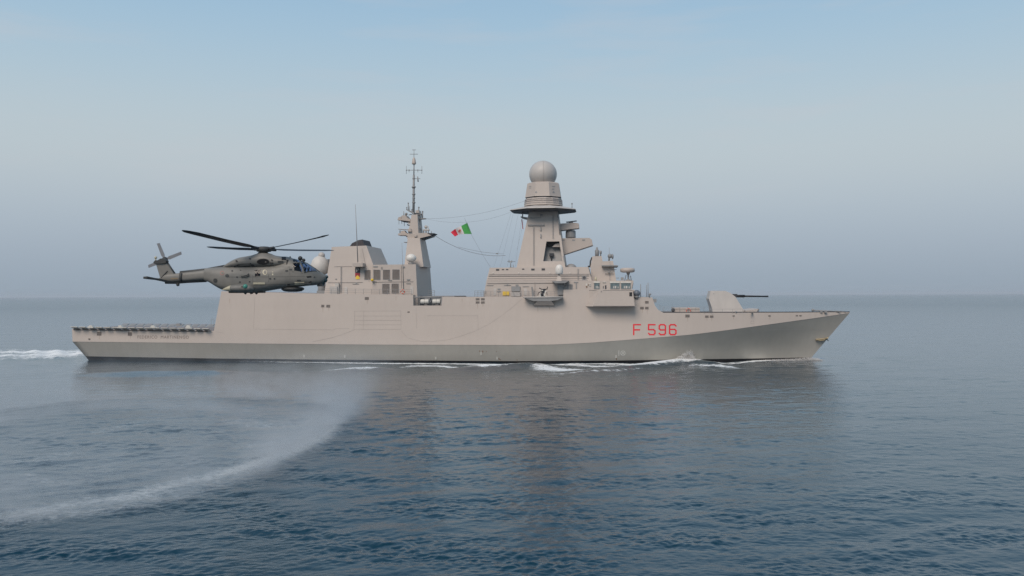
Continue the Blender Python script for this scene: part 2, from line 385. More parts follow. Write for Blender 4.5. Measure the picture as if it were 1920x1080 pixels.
parts('mast_stay', GREY_D, amast, lambda m: m.tube([P(748, 413, CL), P(748, 421, CL)], .04, 5), lambda m: m.tube([P(753, 414, CL), P(753.5, 420, CL)], .05, 5), lambda m: m.tube([P(758, 415, CL), P(758, 424, CL)], .05, 5), lambda m: m.tube([P(766, 403, CL), P(772, 402, CL)], .08, 5), lambda m: m.tube([P(785, 404, CL), P(785, 398, CL)], .10, 5), lambda m: m.tube([P(788, 404, CL), P(788, 400, CL)], .10, 5))
parts('mast_unit', GREY, amast, lambda m: plat(m, [(779, 399), (779, 394.5), (784.5, 393.5), (786, 399)], 8.8, 10.9), lambda m: plat(m, [(764, 434), (765, 429), (770, 428.5), (771, 434)], 7.3, 8.3), lambda m: plat(m, [(776, 444), (776, 441), (781, 441), (781, 444)], 7.1, 7.8))
parts('mast_aerial', GREY_D, amast, lambda m: m.tube([P(757, 404, CL), P(757, 396, CL)], .07, 6), lambda m: m.tube([P(790, 409, CL), P(790, 403, CL)], .07, 6), lambda m: m.tube([P(768, 396, 8.5), P(768, 386, 8.5)], .06, 6), lambda m: m.tube([P(750, 437, CL), P(750, 432, CL)], .10, 6), lambda m: m.tube([P(809, 437, CL), P(809, 433, CL)], .06, 6), lambda m: m.tube([P(787, 437, CL), P(787, 431, CL), P(791, 431, CL)], .07, 6), lambda m: m.ball(P(761.5, 401.5, CL), .28))
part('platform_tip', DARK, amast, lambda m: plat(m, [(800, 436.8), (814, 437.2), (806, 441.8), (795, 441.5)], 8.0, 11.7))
def _aftarm(m):
    plat(m, [(746, 441), (747, 437.5), (762, 436.5), (766, 441)], 8.6, 11.1); plat(m, [(751, 437.5), (752, 433), (758, 432), (761, 437)], 9.0, 10.6)
    plat(m, [(746, 429.5), (746, 428.8), (764, 430), (764, 430.8)], 9.0, 10.5)
part('sensor_bracket', GREY, amast, _aftarm)
def _aft2(m):
    plat(m, [(752, 413), (753, 404), (760, 403.5), (764, 409), (770, 411), (769, 415)], 8.4, 11.3); plat(m, [(745, 412.5), (747, 407.5), (752, 406), (752, 413)], 9, 10.7)
    plat(m, [(764, 419), (766, 417), (777, 421.5), (777, 425)], 8, 11.7)
part('sensor_box', GREY, amast, _aft2)
parts('yard_platform', GREY_D, amast, lambda m: plat(m, [(762, 394), (763, 392.3), (776, 398), (776, 402)], 8.3, 11.4), lambda m: plat(m, [(782, 411.5), (782, 409.5), (797, 408.8), (797, 410.2)], 9.3, 10.5),
    lambda m: plat(m, [(757, 454.6), (757, 453.6), (768, 453.6), (768, 454.8)], 9, 10.7), lambda m: plat(m, [(781, 402), (781, 398), (789, 400), (789, 402.6)], 9, 10.7))
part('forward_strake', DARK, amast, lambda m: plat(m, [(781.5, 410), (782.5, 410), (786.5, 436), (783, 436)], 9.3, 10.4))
def _sticks(m, L_):
    for x, y0, y1, w in L_:
        m.tube([P(x, y0, CL), P(x, y1, CL)], w, 6)
for q_ in [(765.5, 394, 381, .10), (762.5, 394, 389, .08), (785.2, 401, 389, .11), (792.3, 409, 397, .12), (786.5, 426, 413, .13), (772, 398, 393, .08)]:
    part('antenna_rod', GREY_D, amast, lambda m: (_sticks(m, [q_]), m.ball(P(q_[0], q_[2], CL), q_[3] * 1.45)))
part('antenna_cluster', GREY_L, amast, lambda m: (m.ball(P(798.8, 425.5, CL), .32), _sticks(m, [(798.8, 437, 426, .14), (794.5, 437, 430, .12), (803, 437, 424.5, .09), (787.5, 430, 424, .25)]), plat(m, [(793, 432), (793, 430), (804, 430), (804, 432)], 9.4, 10.3)))
# pole mast
def _pole(m):
    m.tube([P(775.3, 402, CL), P(776, 328, CL)], .24, 10, .20); m.tube([P(776, 328, CL), P(776.3, 308, CL)], .11, 8); m.tube([P(776.2, 296, CL), P(776.2, 280.5, CL)], .05, 6)
    for y, r_ in ((351, .42), (364.5, .34), (380, .34), (372, .27), (335, .27)): c = P(775.8, y, CL); m.lathe(c, [(r_ * .6, -.22), (r_, 0), (r_, .10), (r_ * .5, .2)], 10)
pole = part('pole_mast', GREY_D, ship, _pole)
part('pole_radome', GREY, pole, lambda m: m.lathe(P(776.2, 308, CL), [(.36, 0), (.42, .1), (.40, .35), (.30, .95), (.18, 1.25), (.02, 1.33)], 14))
for d_ in (-.8, .8): part('dipole_cross', GREY_D, pole, lambda m: m.tube([P(776, 291, CL), P(776, 291, CL + d_)], .05, 6))
for x0, x1, y in ((768.5, 783.5, 289), (776, 788, 335), (773, 779.5, 281)): part('dipole_bar', GREY_D, pole, lambda m: m.tube([P(x0, y, CL), P(x1, y, CL)], .05, 6))
part('dipole_bar', GREY_D, pole, lambda m: m.tube([P(784, 341, CL), P(783, 331, CL)], .12, 6))
def _cross(m):
    m.tube([P(762, 319, CL), P(791, 319, CL)], .05, 6)
    for x in (762, 767, 783.5, 791): m.tube([P(x, 326 if x in (762, 791) else 323, CL), P(x, 311 if x in (762, 791) else 317, CL)], .04, 6); m.ball(P(x, 319, CL), .11)
part('dipole_array', GREY_D, pole, _cross)
# radomes aft
def dome(name, m_, px, py, rpx, Y, parent, sz=1.0, hi=90, lo=-90):
    c = P(px, py, Y); r = rpx / F * (c - CAM).dot(fwd); return part(name, m_, parent, lambda m: m.ball(c, r, sz=sz, lo=lo, hi=hi, n=28))
big = part('satellite_dome', WHITE_S, ship, lambda m: m.lathe(P(600, 515, 6.5), [(1.0, 0), (1.55, .35), (1.78, 1.1), (1.75, 1.9), (1.5, 2.7), (1.0, 3.3), (.4, 3.6), (.02, 3.66)], 28))
part('dome_pedestal', GREY_D, big, lambda m: (m.lathe(P(603, 553, 6.5), [(.8, 0), (.7, 1.4), (.9, 3.8)], 12), m.box(P(594, 545, 5.6), P(612, 553, 5.6) + Vector((0, 2, 0)))))
small = dome('small_satellite_dome', WHITE_D, 603, 479, 6.3, 6.5, ship); part('dome_post', GREY_D, small, lambda m: m.tube([P(603, 496, 6.5), P(603, 484, 6.5)], .22, 8))
part('roof_bracket', GREY_D, funnel, lambda m: cbox(m, 605, 486, 616, 512, 7, 1.5))
mdome = dome('mast_dome', WHITE, 771, 484, 9.6, 4.6, ship, sz=.82); part('dome_post', GREY_D, mdome, lambda m: m.lathe(P(770.5, 497, 4.6), [(.45, 0), (.6, .5)], 12))
bv_aft = bvh_of(funnel, house, amast)
part('whip_antenna', GREY_D, ship, lambda m: m.tube([P(671, 492, 2.4), P(666.3, 383, 2.6)], .11, 6, .035))
part('antenna_platform', GREY, ship, lambda m: m.box(P(661, 500, 1.9), Vector((P(680, 493, 1.9).x, 4.6, P(680, 493, 1.9).z))))
part('whip_antenna', GREY_D, ship, lambda m: m.tube([P(757, 551, 2.7), P(753.5, 455, 3.2)], .07, 6, .03))
board = part('signal_board', DARK, ship, lambda m: patch(m, bv_aft, rect(666, 502, 675, 511.5), .08, .05))
bv_b = bvh_of(board); part('board_letter', OFFWH, board, lambda m: text_on(m, bv_b, 'P', 668.4, 503.2, 673, 509.8, .03))
pen = part('unit_emblem', mat('emblem_red', (.35, .03, .04), .6), ship, lambda m: patch(m, bv_aft, rect(666, 512, 675, 519), .05, .04))
part('emblem_point', YELLOW, pen, lambda m: patch(m, bv_aft, [(667, 523.5), (667, 519.4), (670.5, 516), (674.5, 519.4), (674.5, 523.5)], .07, .04))
for r_ in (rect(683.5, 506.5, 694.5, 524), rect(700.5, 506, 713, 524), rect(718.3, 506, 731, 523.7), rect(736, 505.5, 749, 523.5), rect(717, 532.3, 730, 550), rect(734.5, 532, 747.5, 549.5)):
    fr = part('louvre_panel', LOUV, ship, lambda m: patch(m, bv_aft, r_, .05, .04))
    x0, y1 = r_[0]; x1, y0 = r_[2]
    part('louvre_frame', GREY_D, fr, lambda m: [line_on(m, bv_aft, s_, .045, .05, 4) for s_ in ([(x0, y0), (x1, y0)], [(x0, y1), (x1, y1)], [(x0, y0), (x0, y1)], [(x1, y0), (x1, y1)])])
part('deck_lamp', YELLOW, ship, lambda m: m.ball(P(698, 525, 2.3), .28))
each('wall_fitting', GREY_D, house, bv_aft, (rect(763, 523, 769, 525.5), rect(629, 522.5, 631.5, 524), rect(700, 499, 708, 500.5), rect(698, 527.5, 706, 529), rect(728, 525, 735, 526.2), rect(661, 532, 673, 532.8), rect(667, 529.5, 669.5, 531.5), rect(755, 499.5, 759, 502), rect(762, 531, 770, 532)), .12)
part('equipment_locker', GREY_L, ship, lambda m: (cbox(m, 618, 537, 632, 553, 2.2, 1.4), cbox(m, 628, 531, 635, 553, 2.5, 1.2)))
def railing(name, pts, Y, hgt=1.05, nbar=3, step=14, b=TH, parent=None, r=.035, m_=None):
    def fn(m):
        w = []
        for (a, y0), (c, y1) in zip(pts[:-1], pts[1:]):
            k = max(1, int(abs(c - a) / step)); w += [P(a + (c - a) * i / k, y0 + (y1 - y0) * i / k, Y) for i in range(k)]
        w.append(P(*pts[-1], Y))
        for p in w: m.tube([p, p + Vector((0, 0, hgt))], r, 5)
        for k in range(nbar): m.tube([p + Vector((0, 0, hgt * (k + 1) / nbar)) for p in w], r * .8, 5)
    return part(name, m_ or GREY_D, parent or ship, fn)
railing('deck_railing', [(606, 551.5), (772, 553)], 1.5, 1.0)
railing('deck_railing', [(803, 556), (815, 556.5)], 3.0, 1.15, step=5)
railing('deck_railing', [(890, 556.5), (908, 556.5)], 2.0, 1.1, step=5)
part('missile_launcher_coaming', GREY_D, ship, lambda m: (cbox(m, 783, 554.6, 860, 560, 5.5, 9), cbox(m, 812, 555.5, 845, 560, 5.0, 1)))
part('launcher_rail', DARK, ship, lambda m: cbox(m, 852, 554.8, 872, 557, 4.0, 1.5))
part('niche_bulkhead', GREY_D, ship, lambda m: (cbox(m, 776, 556, 787, 573, 3.2, 2), cbox(m, 796, 556, 830, 573, 3.4, 1)))
part('niche_post', GREY_D, ship, lambda m: (cbox(m, 803, 557, 806, 573, 2.0, 1.2), m.tube([P(803, 571, 1.8), P(810, 561, 1.8)], .12), cbox(m, 827.2, 556.5, 828.6, 573, .9, 2.5), m.tube([P(776, 557.5, 1.2), P(827, 557, 1.2)], .13)))
# life-raft canisters
def raft(x0, x1, lab):
    Y = .95; a = P(x0, 571.4, Y); b = P(x1, 560.8, Y); t = thing('life_raft_canister', lab, 'life raft', ((a.x + b.x) / 2, Y + .7, a.z), 'white life raft canisters in the side niche')
    c = Vector(((a.x + b.x) / 2, Y + .55, (a.z + .14 + b.z) / 2)); Lh = (b.x - a.x) / 2; rr = (b.z - a.z - .14) / 2
    def shell(m):
        pr = [(-1, .0), (-1, .7), (-.93, .92), (-.8, 1), (-.05, 1), (.05, 1), (.8, 1), (.93, .92), (1, .7), (1, 0)]
        m.rings([[(c.x + u * Lh, c.y + math.cos(k * math.pi / 8) * v * rr, c.z + math.sin(k * math.pi / 8) * v * rr) for k in range(16)] for u, v in pr], smooth=False)
    s_ = part('shell', OFFWH, t, shell)
    part('strap', DARK, s_, lambda m: [m.rings([[(c.x + u * Lh + du, c.y + math.cos(k * math.pi / 8) * rr * 1.03, c.z + math.sin(k * math.pi / 8) * rr * 1.03) for k in range(16)] for du in (-.02, .02)]) for u in (0,)])
    part('cradle', DARK, t, lambda m: (m.box((a.x + .15, Y + .3, c.z - rr - .10), (b.x - .15, Y + .9, c.z - rr - .01)), m.box((a.x + .2, Y + .2, a.z - .05), (a.x + .35, Y + 1.2, c.z - rr)), m.box((b.x - .35, Y + .2, a.z - .05), (b.x - .2, Y + 1.2, c.z - rr))))
raft(787.5, 803, 'white life raft canister nearer the dark mast base, in the niche of the ship side')
raft(810, 825, 'white life raft canister at the forward end of the ship side niche')
def lifebuoy(px, py, Y, r_, lab):
    c = P(px, py, Y); t = thing('lifebuoy', lab, 'lifebuoy', (c.x, c.y, c.z - r_), 'orange lifebuoys hung along the deck rails')
    def arc(m, a0, a1, rr, k=9):
        m.tube([c + Vector((math.cos(a) * r_, 0, math.sin(a) * r_)) for a in np.linspace(a0, a1, k)], rr, 8)
    part('ring', ORANGE, t, lambda m: arc(m, 0, 2 * math.pi, .085, 25))
    for a in (.78, 2.36, 3.93, 5.5): part('reflective_band', OFFWH, t, lambda m: arc(m, a - .22, a + .22, .1, 4))
lifebuoy(755, 547, 1.35, .36, 'orange lifebuoy on the rail below the louvred deckhouse aft')
lifebuoy(1291, 582.3, 4.3, .36, 'orange lifebuoy hung on the box on the foredeck, behind the gun')

# --- forward superstructure
bridge = part('bridge_deckhouse', GREY, ship, lambda m: block(m, [(906, 560), (912, 527), (1188, 526), (1184, 545), (1188, 560)], 2.5, .08))
upper = part('upper_deckhouse', GREY, ship, lambda m: block(m, [(911.7, 528), (918.3, 502), (1103, 500.5), (1110, 528)], 3.4, .16))
def tower(m):
    Y0, b, z0 = 5.6, .19, 19.0
    o = [(968, 504), (1060, 502), (1045.5, 396), (992, 396)]; n = [(1018.5, 489.8), (1054.6, 489.8), (1048.8, 452.5), (1024.5, 452.8)]
    O = [P(x, y, Y0, b, z0) for x, y in o]; Nn = [P(x, y, Y0, b, z0) for x, y in n]; I = [Vector((p.x, p.y + 1.6 if i < 2 else p.y + 2.2, p.z)) for i, p in enumerate(Nn)]
    B = [mir(p) for p in O]
    m.add(O + Nn, [(0, 1, 5, 4), (1, 2, 6, 5), (2, 3, 7, 6), (3, 0, 4, 7)])
    m.add(O + B, [(0, 4, 5, 1), (1, 5, 6, 2), (2, 6, 7, 3), (3, 7, 4, 0), (4, 7, 6, 5)])
    tower.n = Nn; tower.I = I
mb = MB(); tower(mb); rmast = mb.obj('radar_tower', GREY, ship, fix=False)
Nn, I = tower.n, tower.I
part('sensor_niche', GREY_D, rmast, lambda m: m.add(Nn + I, [(4, 5, 6, 7), (0, 1, 5, 4), (1, 2, 6, 5), (2, 3, 7, 6), (3, 0, 4, 7)]))
part('niche_cavity', BLACK, rmast, lambda m: cbox(m, 1026, 453.5, 1048, 462.5, 7.6, .5))
part('niche_cover', GREY, rmast, lambda m: plat(m, [(1035, 463), (1042, 457), (1050.3, 455), (1051.5, 463)], 6.9, 7.5))
part('niche_sensor', DARK, rmast, lambda m: (cbox(m, 1030, 474.5, 1038, 480, 6.7, .8), m.tube([P(1034, 489, 7), P(1034, 479, 7)], .1)))
bz = lambda y: P(1018, y, CL).z; cx = P(1019, 390, CL).x; px2m = (P(1019, 390, CL) - CAM).dot(fwd) / F
def octo(m, prof, n=8, rot=math.pi / 8, smooth=False): m.lathe((cx, CL, 0), [(r * px2m, bz(y)) for r, y in prof], n, smooth, rot)
skirt = part('radar_skirt', GREY_L, rmast, lambda m: octo(m, [(36, 388), (65.5, 394.6), (66, 395.8)]))
part('skirt_underside_shade', DARK, rmast, lambda m: octo(m, [(65.8, 396.1), (62, 397.6), (30, 399)]))  # shade beneath the skirt, put in as a dark cone
part('radar_drum', GREY, rmast, lambda m: octo(m, [(36.5, 387), (36, 381), (35.7, 381), (34.2, 373.3)], 16, math.pi / 16))
part('drum_band', SEAM, rmast, lambda m: [octo(m, [(r_, y + .5), (r_, y - .5)], 16, math.pi / 16) for y, r_ in ((383, 36.6), (379, 36.2), (376, 35.5))])
part('turning_gap', DARK, rmast, lambda m: octo(m, [(33, 373.5), (33, 370)], 16, math.pi / 16))
head = part('radar_head', GREY, ship, lambda m: octo(m, [(36, 371), (35.6, 370), (31.5, 345.5), (27, 343.5)], 8, math.pi / 8))
bv_h = bvh_of(head)
each('radar_badge', GREY_D, head, bv_h, ([(1003, 361.5), (1007.5, 361.5), (1005.2, 357.5)], [(1035.5, 361.5), (1040, 361.5), (1037.7, 357.5)], rect(992, 349, 996, 350), rect(992, 352, 996, 353), rect(1035, 349, 1040, 350), rect(1035, 354, 1039, 355)), .04, .05)
ball = dome('radar_radome', WHITE_D, 1018.2, 327, 25.6, CL, ship, sz=.99, lo=-46)
bc = P(1018.2, 327, CL)
part('radome_seam', SEAM, ball, lambda m: [m.tube([bc + Vector((math.cos(a) * math.sin(t) * 2.625, math.sin(a) * math.sin(t) * 2.625, math.cos(t) * 2.6)) for t in np.linspace(0, 2.3, 20)], .025, 4) for a in (R(-84), R(96), R(-174), R(6))])
# arms
part('upper_arm', GREY, rmast, lambda m: plat(m, [(1044, 432), (1046, 419.5), (1078, 417.5), (1085, 419), (1085.5, 427.5), (1054, 431.5)], 8.4, 11.3))
part('flat_antenna', GREY_D, rmast, lambda m: (plat(m, [(1061, 415.6), (1081, 413.2), (1081, 413.9), (1062, 416.5)], 9, 10.7), plat(m, [(1066, 419), (1067, 415), (1073, 414.6), (1075, 418)], 9.3, 10.4)))
part('drum_antenna', GREY_D, rmast, lambda m: m.lathe(P(1070, 446, CL), [(.95, 0), (.97, .15), (.95, 1.25), (.75, 1.42), (.01, 1.45)], 18))
arm = part('lower_arm', GREY, ship, lambda m: plat(m, [(1050, 478), (1049, 446.8), (1105, 446), (1109.5, 449), (1111.5, 459.5), (1062, 475.5)], 7.9, 11.8))
bv_arm = bvh_of(arm); each('arm_vent', GREY_D, arm, bv_arm, [rect(x, 449, x + 5.5, 451.5) for x in (1053, 1072.5, 1091.5)])
bv_t = bvh_of(rmast)
each('tower_fitting', GREY_D, rmast, bv_t, (rect(990, 421.3, 1021, 423.6), rect(1013, 426, 1015, 433), rect(1013, 439, 1015, 446), rect(1013, 402, 1017, 405)), .25, .03)
parts('tower_pipe', GREY_D, rmast, lambda m: m.tube([P(1046, 402, 6.5), P(1050, 440, 6.4)], .1), lambda m: m.tube([P(1056, 480, 5.7), P(1060, 500, 5.5)], .14), lambda m: line_on(m, bv_t, [(994, 409), (1014, 408.5), (1014, 402)], .05, .08))
def ladder(bv, x, y0, y1, parent, w=.9):
    part('ladder', GREY_D, parent, lambda m: (line_on(m, bv, [(x - w, y0), (x - w, y1)], .03, .12, 4), line_on(m, bv, [(x + w, y0), (x + w, y1)], .03, .12, 4), [line_on(m, bv, [(x - w, y), (x + w, y)], .022, .12, 4) for y in np.arange(y0 + 1, y1, 2.6)]))
ladder(bv_t, 1001, 426, 498, rmast); ladder(bv_t, 1037, 404, 448, rmast, .7)
part('yard_bracket', GREY_D, rmast, lambda m: (plat(m, [(976, 407), (976.5, 405.6), (991, 408), (991, 411)], 8, 11.4), m.tube([P(980, 406, CL), P(980, 399, CL)], .1))); part('skirt_antenna', GREY_D, rmast, lambda m: (m.tube([P(1072.5, 391, CL), P(1072.5, 381.5, CL)], .06), m.ball(P(1072.5, 382, CL), .15)))
part('signal_pennant', mat('pennant_pink', (.55, .25, .28), .8), ship, lambda m: plat(m, [(977.5, 411), (979.3, 411), (981.5, 430), (979.5, 429)], 8.6, 8.64))
dome('low_dome', GREY_D, 1071, 505, 11, 7.5, ship, sz=.95)
part('dipole_antenna', GREY_D, ship, lambda m: (m.tube([P(957.5, 502, 5), P(957.5, 489.5, 5)], .08), m.tube([P(951, 490, 5), P(966, 490.6, 5)], .045), m.tube([P(954.5, 487.5, 5), P(954.5, 492.5, 5)], .07), m.tube([P(959.5, 488, 5), P(959.5, 492.5, 5)], .07), m.box(P(955.5, 503, 5), P(961, 501, 5) + Vector((0, .6, 0))), m.tube([P(962.5, 502, 5), P(962.5, 496, 5)], .05)))
bv_f = bvh_of(bridge, upper)
each('vent', DARK, upper, bv_f, (rect(930, 504.3, 936, 507.6), rect(941, 504.6, 945.2, 506.3), rect(948.8, 504.4, 953, 506.3), rect(979, 503.7, 983, 505.6), rect(996, 503.7, 1002.3, 507), rect(1015.5, 503.2, 1021.8, 507)), .05)
part('pipe_line', SEAM, upper, lambda m: [line_on(m, bv_f, [(914 + k * 1.1, y), (1102 + k * 1.2, y - .5)], r_, .08) for k, (y, r_) in enumerate([(526.7, .09), (522.5, .03), (517.4, .08), (514.5, .03)])])
part('square_vent', GREY_D, upper, lambda m: patch(m, bv_f, rect(1091, 516.3, 1100, 526), .06, .04))
part('round_fan', DARK, upper, lambda m: patch(m, bv_f, [(1095.5 + 3 * math.cos(a), 521.2 + 3 * math.sin(a)) for a in np.linspace(0, 5.6, 9)], .10, .04))
part('wall_box', GREY_D, bridge, lambda m: patch(m, bv_f, rect(959, 537, 975.5, 546), .25, .04))
part('lower_box', GREY_L, bridge, lambda m: patch(m, bv_f, rect(959, 548.5, 975.5, 556), .35, .04))
each('wall_fitting', GREY_D, bridge, bv_f, (rect(912.5, 534.8, 925, 535.5), rect(945, 534.6, 958, 535.4), rect(950, 533, 953, 535), rect(967, 533.5, 972, 536), rect(980, 537, 992, 537.6), rect(933, 541, 938, 543.5), rect(932, 546.3, 939, 547.3), rect(910, 545, 911.5, 550), rect(1076, 528.5, 1084, 530), rect(1079.5, 531, 1081.5, 541), rect(1056, 535, 1074, 535.5)), .10, .03)
part('yellow_sign', YELLOW, ship, lambda m: patch(m, bv_f, rect(942.5, 546.7, 955, 554), .12, .03))
bv_ys = None
part('tilted_davit', GREY_D, ship, lambda m: m.prism([P(x, y, 1.6) for x, y in [(996, 538), (998.5, 537.5), (1001.5, 556), (997.5, 556)]], [P(x, y, 1.6) + Vector((0, .3, 0)) for x, y in [(996, 538), (998.5, 537.5), (1001.5, 556), (997.5, 556)]]))
railing('deck_railing', [(906, 556.2), (992, 556.2)], 1.6, 1.0)
each('weather_door', GREY_D, bridge, bv_f, (rect(1069, 532.5, 1073.5, 544),), .03, .03)
each('weather_door', GREY_L, bridge, bv_f, (rect(925.5, 541, 930.5, 554), rect(983, 541, 988, 554)), .05, .03)
each('weather_door', GREY_L, house, bv_aft, (rect(646, 538, 651.5, 551.5), rect(769.5, 537, 775, 551)), .05, .03)
ladder(bv_f, 1084, 504, 526, upper, .8); ladder(bv_aft, 716, 500, 505, house, .8); ladder(bv_aft, 640, 500, 549, funnel, .8)
each('roof_light', OFFWH, upper, bv_f, (rect(924, 511, 925.5, 513), rect(972, 511, 973.5, 513), rect(1030, 511, 1031.5, 513), rect(1068, 511, 1069.5, 513)), .12, .03)
parts('conduit', SEAM, bridge, lambda m: line_on(m, bv_f, [(1003, 529), (1003, 548)], .04, .06), lambda m: line_on(m, bv_f, [(1064, 529), (1064, 541)], .04, .06), lambda m: line_on(m, bv_f, [(914, 531.5), (1042, 530.5)], .05, .07))
parts('conduit', SEAM, house, lambda m: line_on(m, bv_aft, [(702, 528.8), (775, 528)], .04, .06), lambda m: line_on(m, bv_aft, [(752.5, 498), (752.8, 540)], .04, .06), lambda m: line_on(m, bv_aft, [(615, 530), (680, 529.5)], .04, .06), lambda m: line_on(m, bv_aft, [(627, 500), (660, 499.6)], .03, .05), lambda m: line_on(m, bv_aft, [(679, 466), (692, 528)], .03, .05))
# side gun
gm = part('side_gun', DARK, ship, lambda m: (m.lathe(P(1018, 556, .2), [(.38, 0), (.3, .6), (.22, 1.0)], 10), m.box(P(1015, 548, -.1), P(1023, 543, -.1) + Vector((0, .5, 0))), m.tube([P(1010, 549, -.1), P(1026, 541, -.1)], .06), m.tube([P(1011, 540, 0), P(1016, 542.5, 0), P(1026, 542, 0), P(1026.5, 537.5, 0)], .09), m.tube([P(1010, 548, .1), P(1008, 554, .1)], .07), m.tube([P(1025, 548, .1), P(1026, 553, .1)], .07)))
part('gun_shield', OFFWH, gm, lambda m: (cbox(m, 1011.5, 551, 1014.5, 556, -.2, .2), cbox(m, 1019.5, 550, 1022, 555, -.2, .2), cbox(m, 1015.5, 543.5, 1018, 545.5, -.25, .15), cbox(m, 1021.5, 545, 1024, 549, -.2, .2)))
def _gplat(m):
    A = [(982, 558), (990, 561), (1000, 564.5), (1032, 564.8), (1045, 562.5), (1055, 558.5), (1055, 556.6), (982, 556.6)]
    m.prism([P(x, y, -.5) for x, y in A], [Vector((P(x, y, -.5).x, 3, P(x, y, -.5).z)) for x, y in A])
part('gun_platform', GREY_D, ship, _gplat)
part('platform_rim', GREY_L, ship, lambda m: (m.tube([P(981, 557.4, -.5), P(1056, 557, -.5)], .13, 6), m.tube([P(1000, 538.6 + 17, -.3), P(1001, 556, -.3)], .05)))
def _gb(m):
    A = [P(x, y, Y) for x, y, Y in ((1000, 572.6, .35), (1040, 572.6, .35), (1034, 565, -.4), (1007, 565, -.4))]; m.prism(A, [Vector((p.x, 2.2, p.z)) for p in A])
part('platform_bracket', GREY, ship, _gb)
railing('platform_railing', [(984, 556.6), (1014, 556.8)], -.4, 1.0, step=7, r=.025); railing('platform_railing', [(1026, 556.8), (1054, 556.6)], -.4, 1.0, step=7, r=.025)
# white dome on its post
wd = part('white_dome', WHITE, ship, lambda m: m.lathe(P(1048.5, 514, .9), [(.60, 0), (.68, .12), (.69, .9), (.62, 1.3), (.42, 1.6), (.15, 1.72), (.01, 1.74)], 22))
bv_w = bvh_of(wd); part('dome_label', DARK, wd, lambda m: patch(m, bv_w, rect(1047, 503.5, 1055, 506.3), .02, .05))
def _ped(m):
    A = P(1048.3, 527, .9); m.lathe(A, [(.72, 0), (.32, 1.0), (.3, 1.25)], 4, False, math.pi / 4)
part('dome_pedestal', GREY, wd, _ped)
part('dome_platform', GREY_D, ship, lambda m: plat(m, [(1034, 526.8), (1066, 526.6), (1060, 530.8), (1041, 531)], .1, 2.8))
part('dome_column', GREY_D, ship, lambda m: cbox(m, 1045.5, 530.8, 1056, 552.5, 1.6, 1.5))
# bridge wing
def _wing(m):
    zt = P(1150, 543.4, 1).z; zb = P(1150, 574.3, 0).z
    Xa, Xb, Xc, Xd = P(1097, 574, .6).x, P(1111, 574, -.7).x, P(1124, 544, -.45).x, P(1103, 544, 1.0).x; Xe, Xf = P(1190.3, 574, -.7).x, P(1186.5, 544, -.45).x
    A = [(Xa, .9, zb), (Xb, -.75, zb), (Xe, -.75, zb), (Xe + .1, 1.0, zb)]; B = [(Xd, 1.2, zt), (Xc, -.45, zt), (Xf, -.45, zt), (Xf + .1, 1.2, zt)]
    A = [Vector(p) for p in A]; B = [Vector(p) for p in B]; A[0].y = B[0].y = 2.5; A[3].y = B[3].y = 2.5; A[0].x -= .9; B[0].x -= .9
    m.prism(A, B)
wing = part('bridge_wing', GREY, ship, _wing); bv_wing = bvh_of(wing)
part('wing_port', BLACK, wing, lambda m: patch(m, bv_wing, rect(1180, 548, 1185.3, 555.6), .03, .05))
part('wing_edge', SEAM, wing, lambda m: (line_on(m, bv_wing, [(1112, 573.6), (1189.5, 573.6)], .05, 0), line_on(m, bv_wing, [(1104, 544.2), (1185.5, 544.2)], .05, 0), patch(m, bv_wing, rect(1126.5, 545, 1128.5, 548), .05)))
for x0, x1 in ((1114, 1124.2), (1144.5, 1161.5), (1164.5, 1182.5)):
    wn = part('bridge_window', BGLASS, ship, lambda m: patch(m, bv_f, rect(x0, 531, x1, 541.5), .05, .05))
    part('window_visor', OFFWH, wn, lambda m: patch(m, bv_f, rect(x0 - 1, 528.2, x1 + .5, 530.6), .14, .03))
    part('window_frame', GREY_D, wn, lambda m: [line_on(m, bv_f, s_, .04, .06, 4) for s_ in ([(x0, 531), (x0, 541.5)], [(x1, 531), (x1, 541.5)], [(x0, 541.5), (x1, 541.5)])])
    each('window_sticker', GREY_L, wn, bv_f, [rect(x0 + (x1 - x0) * u, 536.2 + dy, x0 + (x1 - x0) * (u + .09), 540.6) for u, dy in ((.30, .3), (.47, 0), (.56, 0), (.80, 1))], .055)
part('bridge_front_window', BGLASS, bridge, lambda m: m.add([p + Vector((.05, 0, 0)) for p in (P(1187.2, 530, 3.4), P(1185.2, 541, 3.2), mir(P(1185.2, 541, 3.2)), mir(P(1187.2, 530, 3.4)))], [(0, 1, 2, 3)]))
part('bridge_doorway', DARK, bridge, lambda m: (patch(m, bv_f, rect(1134.3, 535, 1137, 542), .04), patch(m, bv_f, rect(1130.5, 536.5, 1131.8, 541), .04)))
each('bridge_lamp', OFFWH, bridge, bv_f, (rect(1098.5, 532, 1101, 536), rect(1105, 531.5, 1107.4, 533.2), rect(1105, 534, 1107.4, 536), rect(1130, 529, 1136, 529.7)), .15)
each('bridge_lamp_base', RUST, bridge, bv_f, (rect(1099, 536.3, 1101, 539.3), rect(1103, 533.3, 1104.6, 535)), .12)
